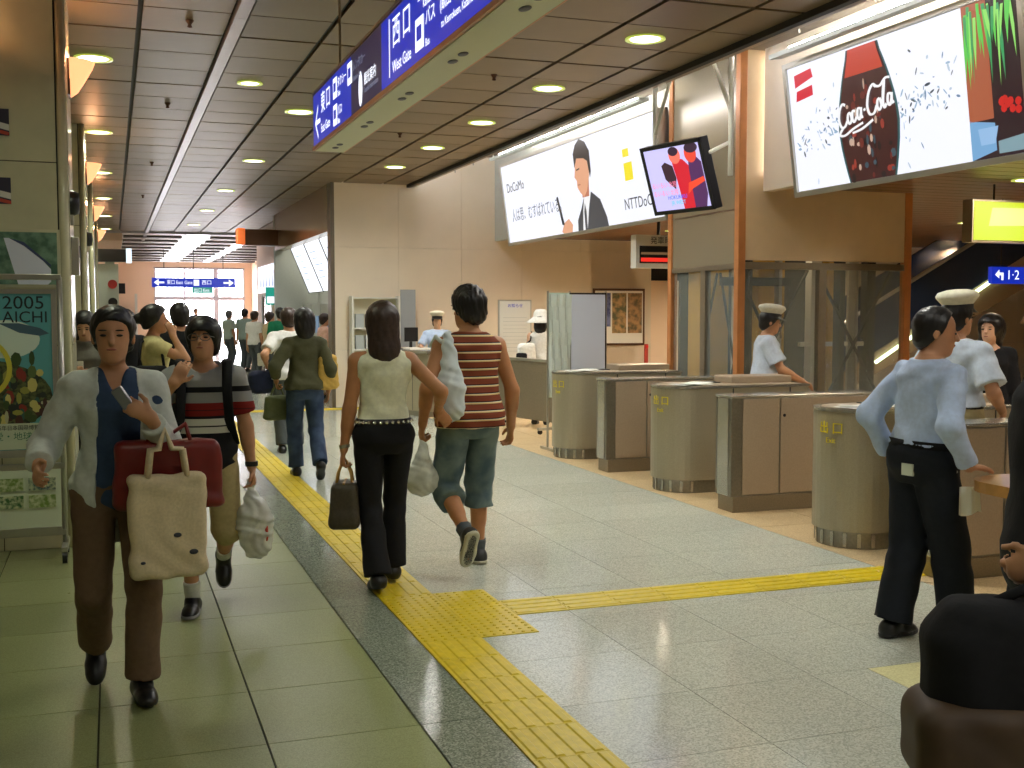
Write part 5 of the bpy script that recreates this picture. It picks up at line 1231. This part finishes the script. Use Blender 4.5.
soft('film', [ell((0,0,.20),(.10,.075,.11)), ell((.01,0,.10),(.085,.065,.10)), rcone((0,0,.26),(-.02,.02,.42),.06,.016)], M_film, pbg, .009, .006, 1.2, .05)
soft('contents', [ell((.03,0,.22),(.06,.05,.03)), ell((.0,0,.09),(.06,.045,.05))], mat('shopping_pink', (196,150,120), .6), pbg, .011, .002)
soft('printed_mark', [ell((.055,-.055,.15),(.012,.012,.05))], mat('red_paint', (190,70,54), .4), pbg, .008, 0)

# ------------------------------------------------------------------ couple walking away
CW = person((1.44,6.24), -4, 1.60, 'f', 'woman in cream sleeveless top and black trousers walking away', pelvis=.945, vox=.008,
    feet={'L': (-.06,-.12,.10,-12,-3), 'R': (.075,.14,.10,0,4)}, head=(6,-2),
    hands={'L': dict(p=(-.235,.03,.84), pole=(-.4,-1,0), curl=70, palm=(1,0,0)), 'R': dict(p=(.35,.06,1.06), pole=(.5,-1,-.3), palm=(0,1,0), dir=(.6,.1,-.8), curl=40, thumb=(-1,0,0))},
    top=dict(m=C_cream, sleeve=0, off=.012, hem=.06, neck=.515, wr=.005, name='sleeveless_top'), bottom=dict(m=C_black, off=.008, knee=.004, flare=.032, hem=1.02, waist=.075, belt=mat('belt_black', (26,24,24), .4, .2)), shoes=dict(m=S_black), hair=dict(m=H_brn, kind='long', len=.30, w=.088, vol=.02), skin=SK_t)
pr = np.array(FEM)
for k in range(15):
    a = PI+PI*(k+.5)/15; rx = np.interp(.063, pr[:,0], pr[:,1])+.016; ry = np.interp(.063, pr[:,0], pr[:,2])+.016
    kk = (abs(math.cos(a))**2.3+abs(math.sin(a))**2.3)**(-1/2.3); q = CW['P0']+CW['M']@A3(kk*math.cos(a)*rx, kk*math.sin(a)*ry-.005, .063)
    MB().ell(tuple(map(float, q)), (.011,.011,.011), 8).build('belt_stud', mat('stud_silver', (214,214,206), .2, .8), CW['root'], smooth=True)
wl = V(CW['wrL']); MB().tube([wl+Vector((.0,0,.028)), wl+Vector((.004,0,.008))], .033, 14, False).build('bracelet', mat('bracelet', (214,206,180), .2, .7), CW['root'], smooth=True)
hb = V(CW['world'](CW['handL']))
db = empty('handbag', (hb.x-.005, hb.y+.01, hb.z-.36), R(75), 'brown boxy handbag carried by the woman in cream', 'handbag')
C_bag = mat('bag_brown', (70,62,46), .42, noise=.25, nscale=70)
soft('bag_body', [rbox((0,0,.12),(.135,.09,.13),.035,.30)], C_bag, db, .008, .002, .5)
for yy in (-.045,.045): strap('handle', [(-.05,yy,.235),(-.04,yy*.8,.30),(0,yy*.25,.365),(.04,yy*.8,.30),(.05,yy,.235)], .008, mat('handle_tan', (176,134,60), .45), db)
bx('zip', (-.10,-.006,.245), (.10,.006,.252), mat('zip_gold', (190,150,70), .3, .6), db)
bx('luggage_tag', (.02,-.088,.10), (.03,-.08,.18), mat('stud_silver', (214,214,206), .2, .8), db)
stripe = zramp('striped_vest', [(0,(132,66,44)),(.42,(108,48,38)),(.46,(226,196,136)),(.60,(240,232,206)),(.66,(60,34,34)),(.80,(132,66,44))], .050)
CM = person((2.05,6.56), 3, 1.715, 'm', 'man in striped sleeveless shirt and denim shorts walking away', pelvis=.94, vox=.008, girth=1.0,
    feet={'R': (.11,.14,.088,0,6), 'L': (-.10,-.22,.26,-62,-4)}, head=(-24,-3),
    hands={'L': dict(p=(-.29,.02,.90), pole=(-.6,-1,0), curl=70), 'R': dict(p=(.285,.03,.865), pole=(.3,-1,0), curl=48)},
    top=dict(m=stripe, sleeve=0, off=.020, hem=-.06, loose=.035, neck=.51, wr=.005, name='sleeveless_shirt'), bottom=dict(m=C_denim, off=.018, hem=.34, knee=.012, flare=.03, k=.008, waist=.0, name='shorts', wr=.006), shoes=dict(m=S_dark, sole=SOLE, sock=C_greyT, sockh=.16), hair=dict(m=H_blk, kind='short', vol=.022, top=1, rough=.006), skin=SK_t)
hb = V(CM['world'](CM['handL']))
pb3 = empty('plastic_bag', (hb.x-.02, hb.y+.0, hb.z-.37), 0, 'thin plastic bag hanging from the hand of the man in stripes', 'plastic bag')
soft('film', [ell((0,0,.09),(.105,.07,.095)), rcone((0,0,.14),(.01,0,.36),.07,.014)], M_film, pb3, .009, .005, 1.2, .06)
soft('contents', [ell((-.045,0,.06),(.05,.045,.04)), ell((.02,0,.10),(.028,.03,.06))], mat('shopping_pale', (170,186,180), .6), pb3, .011, .002)
cs_ = V(CM['world'](CM['shL']))
cb = empty('shoulder_sack', (1.875,6.36,.94), 0, 'pale blue white cloth sack slung on the shoulder of the man in stripes', 'sack')
soft('sack', [rcone((.01,0,.07),(.0,.0,.20),.075,.078,flat=((0,1,0),.75)), rcone((.0,0,.2),(-.01,.03,.50),.075,.03,flat=((0,1,0),.7))], cloth('sack_pale', (206,216,218), ns=20), cb, .009, .005, .9, .04)
for d in (-.02,.03): strap('strap', [(-.01+d*.5,.02,.46),(-.02+d,.06,cs_.z-.94+.03),(-.02+d,cs_.y-6.36,cs_.z-.94+.058),(-.02+d,cs_.y-6.36+.11,cs_.z-.94+.0)], .013, MATS['sack_pale'], cb)

# ------------------------------------------------------------------ man at the booth
MB_ = person((3.67,4.42), -92, 1.59, 'm', 'balding man in pale blue shirt and black trousers leaning on the ledge', pelvis=.94, vox=.0078, girth=1.06, lean=4,
    feet={'L': (-.06,-.12,.085,0,-14), 'R': (.10,.16,.085,0,10)}, head=(30,-4),
    hands={'R': dict(p=(.27,.06,.925), pole=(.6,-1,0), palm=(0,0,-1), dir=(-.1,1,-.1), thumb=(-1,0,0), curl=15), 'L': dict(p=(-.25,-.02,.93), pole=(-.35,-1,.1), palm=(1,0,0), dir=(.1,.7,-.5), curl=20)},
    top=dict(m=C_bshirt, sleeve=1.93, off=.012, hem=.07, loose=.022, flare=.006, wr=.007, vneck=(.05,.04), name='shirt'), bottom=dict(m=C_navyT, off=.022, flare=.028, knee=.02, hem=1.0, waist=.085, belt=C_black), shoes=dict(m=S_black, sole=S_black), hair=dict(m=H_blk, kind='bald', vol=.014), skin=SK_m)
MB().ell(tuple(map(float, MB_['nb']+A3(0,0,.0))), (.062,.062,.022), 16).build('collar', C_bshirt, MB_['root'], smooth=True)
q = MB_['P0']+A3(.075,-.148,-.045)
nt_ = MB().box((-.035,-.006,-.03), (.035,.006,.03)).build('folded_note', mat('note_paper', (206,212,190), .6), MB_['root']); nt_.location = V(q); nt_.rotation_euler = (0,0,R(12))
q = MB_['P0']+A3(.192,.02,-.0)
kc = MB().tube([V(q), V(q+A3(.005,.03,-.05)), V(q+A3(.0,.0,-.08))], .006, 6).build('key_clip', M_alu, MB_['root'])
# ------------------------------------------------------------------ uniformed staff
def cap(J, m_top, m_band, brim=True):
    hp = J['hp']; root = J['root']; Hm = J['Hm']; Me = Matrix([[float(Hm[i,j]) for j in range(3)] for i in range(3)]).to_4x4(); Me.translation = V(hp(0,-.005,.055))
    b = MB().lathe([(.092,0),(.094,.035)], seg=24, sy=1.12).build('cap_band', m_band, root, smooth=True); b.matrix_local = Me
    t = MB().lathe([(.094,.033),(.126,.075),(.130,.088),(.116,.112),(.06,.128),(.0001,.132)], seg=28, sy=1.10).build('cap_crown', m_top, root, smooth=True); t.matrix_local = Me@Matrix.Rotation(R(4), 4, 'X')
    v = MB()
    pts = [(.094*math.cos(a), 1.12*.094*math.sin(a), .006) for a in np.linspace(R(25), R(155), 12)]; out = [(.10*math.cos(a), 1.12*.094*math.sin(a)+.055*math.sin((a-R(25))/R(130)*PI), -.022) for a in np.linspace(R(25), R(155), 12)]
    for i in range(11): v.poly([pts[i], pts[i+1], out[i+1], out[i]])
    o = v.build('cap_visor', M_blackp, root, smooth=True); o.matrix_local = Me
CAPW = cloth('cap_white', (222,218,196)); CAPB = mat('cap_band_black', (30,28,30), .5)
O1 = person((5.97,9.50), -114, 1.60, 'm', 'gate attendant in white cap and short sleeves behind the middle gate', vox=.011, lean=4, head=(0,-6),
    hands={'R': dict(p=(.20,.36,.98), pole=(.4,-1,-.2), palm=(0,0,-1), curl=15), 'L': dict(p=(-.2,.34,.98), pole=(-.4,-1,-.2), palm=(0,0,-1))}, top=dict(m=C_ushirt, sleeve=.75, off=.018, hem=.07, loose=.025, flare=.03), bottom=dict(m=C_khaki, off=.02, waist=.09, belt=C_black), shoes=dict(m=S_black), hair=dict(m=H_blk, kind='short'), skin=SK_m); cap(O1, CAPW, CAPB)
O2 = person((5.12,5.88), -72, 1.66, 'm', 'attendant in white cap and khaki trousers seen from behind the booth', vox=.009, head=(15,0), girth=1.04,
    hands={'R': dict(p=(.24,.16,.98), pole=(.5,-1,0)), 'L': dict(p=(-.22,.2,1.02), pole=(-.5,-1,0))}, top=dict(m=C_ushirt, sleeve=.8, off=.018, hem=.07, loose=.025, flare=.03), bottom=dict(m=C_khaki, off=.022, waist=.09, belt=C_black), shoes=dict(m=S_black), hair=dict(m=H_blk, kind='short'), skin=SK_m); cap(O2, CAPW, CAPB)
q = O2['P0']+A3(.08,-.142,.02); MB().box((-.05,-.008,-.025), (.05,.008,.025)).build('pocket_book', mat('book_blue', (90,130,170), .5), O2['root'], loc=V(q))
O3 = person((4.86,17.25), 168, 1.54, 'm', 'clerk in white cap standing behind the service counter', vox=.014, hands={'R': dict(p=(.22,.30,1.08), pole=(.5,-1,0)), 'L': dict(p=(-.2,.28,1.08), pole=(-.5,-1,0))}, top=dict(m=C_bshirt, sleeve=.75, off=.018, hem=.07), bottom=dict(m=C_navyT), shoes=dict(m=S_black), hair=dict(m=H_blk, kind='short'), skin=SK_l); cap(O3, CAPW, CAPB)
# ------------------------------------------------------------------ others by the gates
LH = person((6.62,7.22), 150, 1.55, 'f', 'woman with long black hair in black behind the white capped attendant', vox=.011, head=(35,0), top=dict(m=C_black, sleeve=1.8, off=.016, hem=-.06, scoop=.085), bottom=dict(m=C_black), shoes=dict(m=S_black), hair=dict(m=H_blk, kind='long', len=.36, w=.10, vol=.028), skin=SK_l)
MB().tube([V(LH['hp'](.03,.08,.075)), V(LH['hp'](.055,.06,.078))], .006, 6).build('hair_clip', M_white, LH['root'])
HW = person((5.66,14.75), -28, 1.56, 'f', 'woman in a white sun hat and white top behind the barrier', vox=.013, hands={'R': dict(p=(.26,.0,.9))}, top=dict(m=C_white, sleeve=0, off=.016, hem=-.08), bottom=dict(m=C_tan), shoes=dict(m=S_black), hair=dict(m=H_blk, kind='bob', len=.2), skin=SK_l)
hh = MB().lathe([(.0001,.10),(.06,.095),(.09,.06),(.098,.0),(.13,-.025),(.185,-.055),(.187,-.052),(.135,-.018),(.10,.01)], seg=28).build('sun_hat', C_white, HW['root'], smooth=True); hh.scale = (1.25,1.25,1.35); hh.location = V(HW['hp'](0,0,.05))
sb = empty('shoulder_bag', (5.40,14.62,.88), 0, 'black and white shoulder bag of the woman in the sun hat', 'shoulder bag'); soft('bag_body', [rbox((0,0,.13),(.14,.06,.14),.05,.2)], C_white, sb, .014, .004); soft('dark_panel', [rbox((-.09,-.05,.06),(.08,.03,.08),.03)], C_black, sb, .014, .002)
p1 = HW['world'](HW['shL']+A3(.02,0,.06))-Vector((5.40,14.62,.88)); strap('strap', [(-.02,0,.25), tuple(p1*.6+Vector((0,-.03,.05))), tuple(p1), (p1.x+.06,p1.y+.09,p1.z-.1)], .012, C_black, sb)
# ------------------------------------------------------------------ people along the walkway
OL = person((1.72,10.75), 2, 1.60, 'f', 'woman in olive shirt and jeans walking away with several bags', pelvis=.935, vox=.0105, feet={'L': (-.07,.14,.088,0,0), 'R': (.09,-.30,.17,-40,8)}, head=(0,-4), hands={'L': dict(p=(-.27,.10,.98), pole=(-.6,-1,0), curl=60), 'R': dict(p=(.24,.0,.88), pole=(.4,-1,0))}, top=dict(m=C_olive, sleeve=1.6, off=.014, flare=.006, hem=-.03, loose=.03, wr=.006), bottom=dict(m=C_jean, off=.012, flare=.02), shoes=dict(m=S_black), hair=dict(m=H_blk, kind='bob', len=.17, w=.09, vol=.026), skin=SK_t)
yb_ = empty('shoulder_bag', (1.93,10.72,.86), R(10), 'mustard yellow cloth bag on the shoulder of the woman in olive', 'shoulder bag'); soft('bag_body', [rbox((0,0,.15),(.11,.075,.17),.05,.35)], cloth('bag_mustard', (206,170,88)), yb_, .012, .005, .8)
p1 = OL['world'](OL['shR']+A3(.0,0,.065))-Vector((1.93,10.72,.86)); p1.rotate(Matrix.Rotation(R(-10), 3, 'Z')); strap('strap', [(0,-.04,.30),tuple(p1+Vector((.01,-.06,-.06))),tuple(p1),tuple(p1+Vector((.01,.07,-.06))),(0,.05,.30)], .013, MATS['bag_mustard'], yb_)
hb = V(OL['world'](OL['handL'])); ob = empty('handbag', (hb.x-.02,hb.y,hb.z-.32), R(20), 'soft olive handbag in the hand of the woman in olive', 'handbag'); soft('bag_body', [rbox((0,0,.11),(.14,.06,.12),.045,.25)], cloth('bag_olive', (92,98,66)), ob, .012, .004); strap('handle', [(-.07,0,.21),(-.04,0,.29),(.02,0,.325),(.05,0,.28),(.08,0,.21)], .01, MATS['bag_olive'], ob)
WS = person((1.86,12.7), 5, 1.62, 'm', 'person in white shirt with a dark strap beyond the woman in olive', vox=.013, hands={'L': dict(p=(-.26,.05,1.06), pole=(-.5,-1,0))}, top=dict(m=C_white, sleeve=.7, off=.02, hem=-.06, loose=.03), bottom=dict(m=C_greyT), shoes=dict(m=S_black), hair=dict(m=H_brn, kind='short', vol=.02), skin=SK_m)
hb = V(WS['world'](WS['handL'])); nvb = empty('duffel_bag', (hb.x-.06,hb.y,hb.z-.30), R(15), 'navy duffel bag carried by the person in white shirt', 'bag'); soft('bag_body', [rbox((0,0,.12),(.17,.10,.13),.08)], cloth('bag_navy', (30,36,58)), nvb, .014, .004)
p1 = WS['world'](WS['shR'])-Vector(nvb.location); p1.rotate(Matrix.Rotation(R(-15), 3, 'Z')); strap('strap', [(.05,0,.22),(.06,-.0,.30),tuple(p1*.5+Vector((0,-.22,.16))),tuple(p1+Vector((-.05,-.10,.02))),tuple(p1+Vector((-.05,-.0,.075)))], .016, MATS['bag_navy'], nvb)
BN = person((.33,10.0), -86, 1.63, 'f', 'woman with hair in a bun holding her hand to her ear', vox=.0095, head=(4,4), hands={'R': dict(p=(.13,.15,1.44), pole=(.5,.6,-1), palm=(-1,-.3,0), dir=(-.2,-.3,1), thumb=(0,0,1), curl=35), 'L': dict(p=(-.12,.28,1.12), pole=(-.5,-.5,-1))}, top=dict(m=C_yel, sleeve=.45, off=.014, hem=-.08, scoop=.08), bottom=dict(m=C_greyT), shoes=dict(m=S_black), hair=dict(m=H_blk, kind='bun', vol=.024), skin=SK_m)
p1 = BN['world'](BN['shL']+A3(.04,0,.05)); bs_ = empty('shoulder_bag', (.30,9.72,.92), 0, 'black bag on a long strap worn by the woman with the bun', 'shoulder bag'); soft('bag_body', [rbox((0,0,.10),(.13,.05,.12),.04)], C_black, bs_, .014, .003); strap('strap', [(.1,0,.2),(.08,.10,.38),(p1.x-.30,p1.y-9.72-.06,p1.z-.92),(p1.x-.34,p1.y-9.72,p1.z-.90),(-.08,.10,.4),(-.1,0,.2)], .012, C_black, bs_)
MBk = person((.60,11.0), 8, 1.66, 'm', 'man in a black jacket walking away behind the boy', vox=.0115, top=dict(m=C_black, sleeve=1.9, off=.03, hem=-.12, loose=.03), bottom=dict(m=C_black), shoes=dict(m=S_black), hair=dict(m=H_blk, kind='short'), skin=SK_m)
DK = person((.13,11.9), 10, 1.60, 'f', 'dark clad person mostly hidden behind the woman in white cardigan', vox=.014, top=dict(m=C_black, sleeve=1.9, off=.02, hem=-.1), bottom=dict(m=C_black), shoes=dict(m=S_black), hair=dict(m=H_blk, kind='bob', len=.16), skin=SK_l)
RD = person((-.22,10.4), 172, 1.57, 'f', 'woman in grey top looking down at her phone between the pillars', vox=.0115, head=(0,-22), hands={'R': dict(p=(.09,.27,1.16), pole=(.6,-.3,-1), palm=(-.5,-1,0), curl=50), 'L': dict(p=(-.10,.26,1.14), pole=(-.6,-.3,-1), palm=(.5,-1,0), curl=50)}, top=dict(m=C_grey, sleeve=1.7, off=.02, hem=-.06), bottom=dict(m=C_black), shoes=dict(m=S_black), hair=dict(m=H_blk, kind='bob', len=.20, w=.09, vol=.026), skin=SK_l)
q = RD['world'](A3(.0,.33,1.21)); t = empty('mobile_phone', q, 0, 'white phone in the hands of the woman between the pillars', 'phone'); bx('body', (-.03,-.008,-.05), (.03,.008,.05), M_white, t, .004); bx('screen', (-.025,.008,-.04), (.025,.0095,.04), M_blackp, t)
q = RD['world'](A3(-.12,.20,.86)); t = empty('shoulder_bag', (q.x,q.y-.06,q.z), 0, 'pale green bag on the arm of the woman between the pillars', 'bag'); soft('bag_body', [rbox((0,0,.10),(.13,.05,.11),.03)], cloth('bag_green', (150,176,140)), t, .013, .003); strap('handle', [(-.06,0,.20),(-.03,.02,.27),(.0,.04,.31),(.03,.02,.27),(.06,0,.20)], .009, MATS['bag_green'], t)
def farp(x, y, face, H, label, top, bottom, hair, sex='m', vox=.02, sl=.7, kind='short'):
    return person((x,y), face, H, sex, label, vox=vox, detail=False, top=dict(m=top, sleeve=sl, off=.022, hem=-.06), bottom=dict(m=bottom), shoes=dict(m=S_black), hair=dict(m=hair, kind=kind), skin=SK_m, eyes=False)
F1 = farp(3.05, 32.0, -60, 1.62, 'grey haired man in pale green shirt, leftmost of the distant group', cloth('shirt_sage', (176,190,176)), C_greyT, H_gry)
F2 = farp(3.32, 30.6, -40, 1.66, 'dark haired man in grey green, middle of the distant group', cloth('shirt_sage_dark', (140,156,148)), C_greyT, H_blk)
F3 = farp(3.12, 26.7, -50, 1.60, 'brown haired man in white shirt, rightmost of the distant group', C_white, C_greyT, H_brn)
hb = V(F3['world'](F3['handR'])); t = empty('paper_bag', (hb.x+.02,hb.y-.02,hb.z-.36), 0, 'pale carrier bag held by the distant man in white', 'bag'); soft('bag_body', [rbox((0,0,.14),(.15,.06,.15),.02)], cloth('bag_pale', (206,206,186)), t, .016, .002); strap('handle', [(-.06,0,.28),(0,0,.36),(.06,0,.28)], .008, MATS['bag_pale'], t)
F4 = farp(3.12, 22.4, 10, 1.66, 'man in a green shirt by the ticket machines', C_green, C_greyT, H_blk, vox=.018)
F5 = farp(3.12, 24.0, -70, 1.58, 'person in tan clothes beside the man in green', C_tan, C_greyT, H_brn, vox=.02)
F6 = farp(3.66, 20.6, -80, 1.55, 'person in pink at the ticket machines under the fare boards', C_pink, C_tan, H_brn, 'f', .018)
F7 = farp(3.22, 47.5, 180, 1.72, 'tiny figure standing inside the far glazed doors', C_greyT, C_greyT, H_blk, vox=.03)
# ------------------------------------------------------------------ dark figure brushing past at the right edge
FG = person((2.41,2.32), 60, 1.70, 'm', 'dark clad passer-by cut off at the right edge of the picture', vox=.0105, hands={'L': dict(p=(-.27,.12,.98), pole=(-.5,-1,0), curl=70)}, top=dict(m=C_black, sleeve=1.95, off=.03, hem=-.16, loose=.03), bottom=dict(m=C_black, off=.02), shoes=dict(m=S_black), hair=dict(m=H_blk, kind='short'), skin=SK_m)
hb = V(FG['world'](FG['handL']))
bg_ = empty('shoulder_bag', (hb.x-.05,hb.y-.06,hb.z-.49), R(-25), 'large black and brown bag at the lower right corner', 'bag')
soft('bag_body', [rbox((0,0,.22),(.24,.12,.21),.10,.10)], C_black, bg_, .013, .006, .5); soft('brown_panel', [rbox((-.03,-.02,.08),(.235,.13,.12),.06)], mat('bag_brown_dark', (70,50,28), .6, noise=.3, nscale=6), bg_, .013, .004, .5)
strap('handle', [(-.1,0,.40),(.02,.0,.46),(.10,.03,.47),(.16,.02,.40)], .014, C_black, bg_)
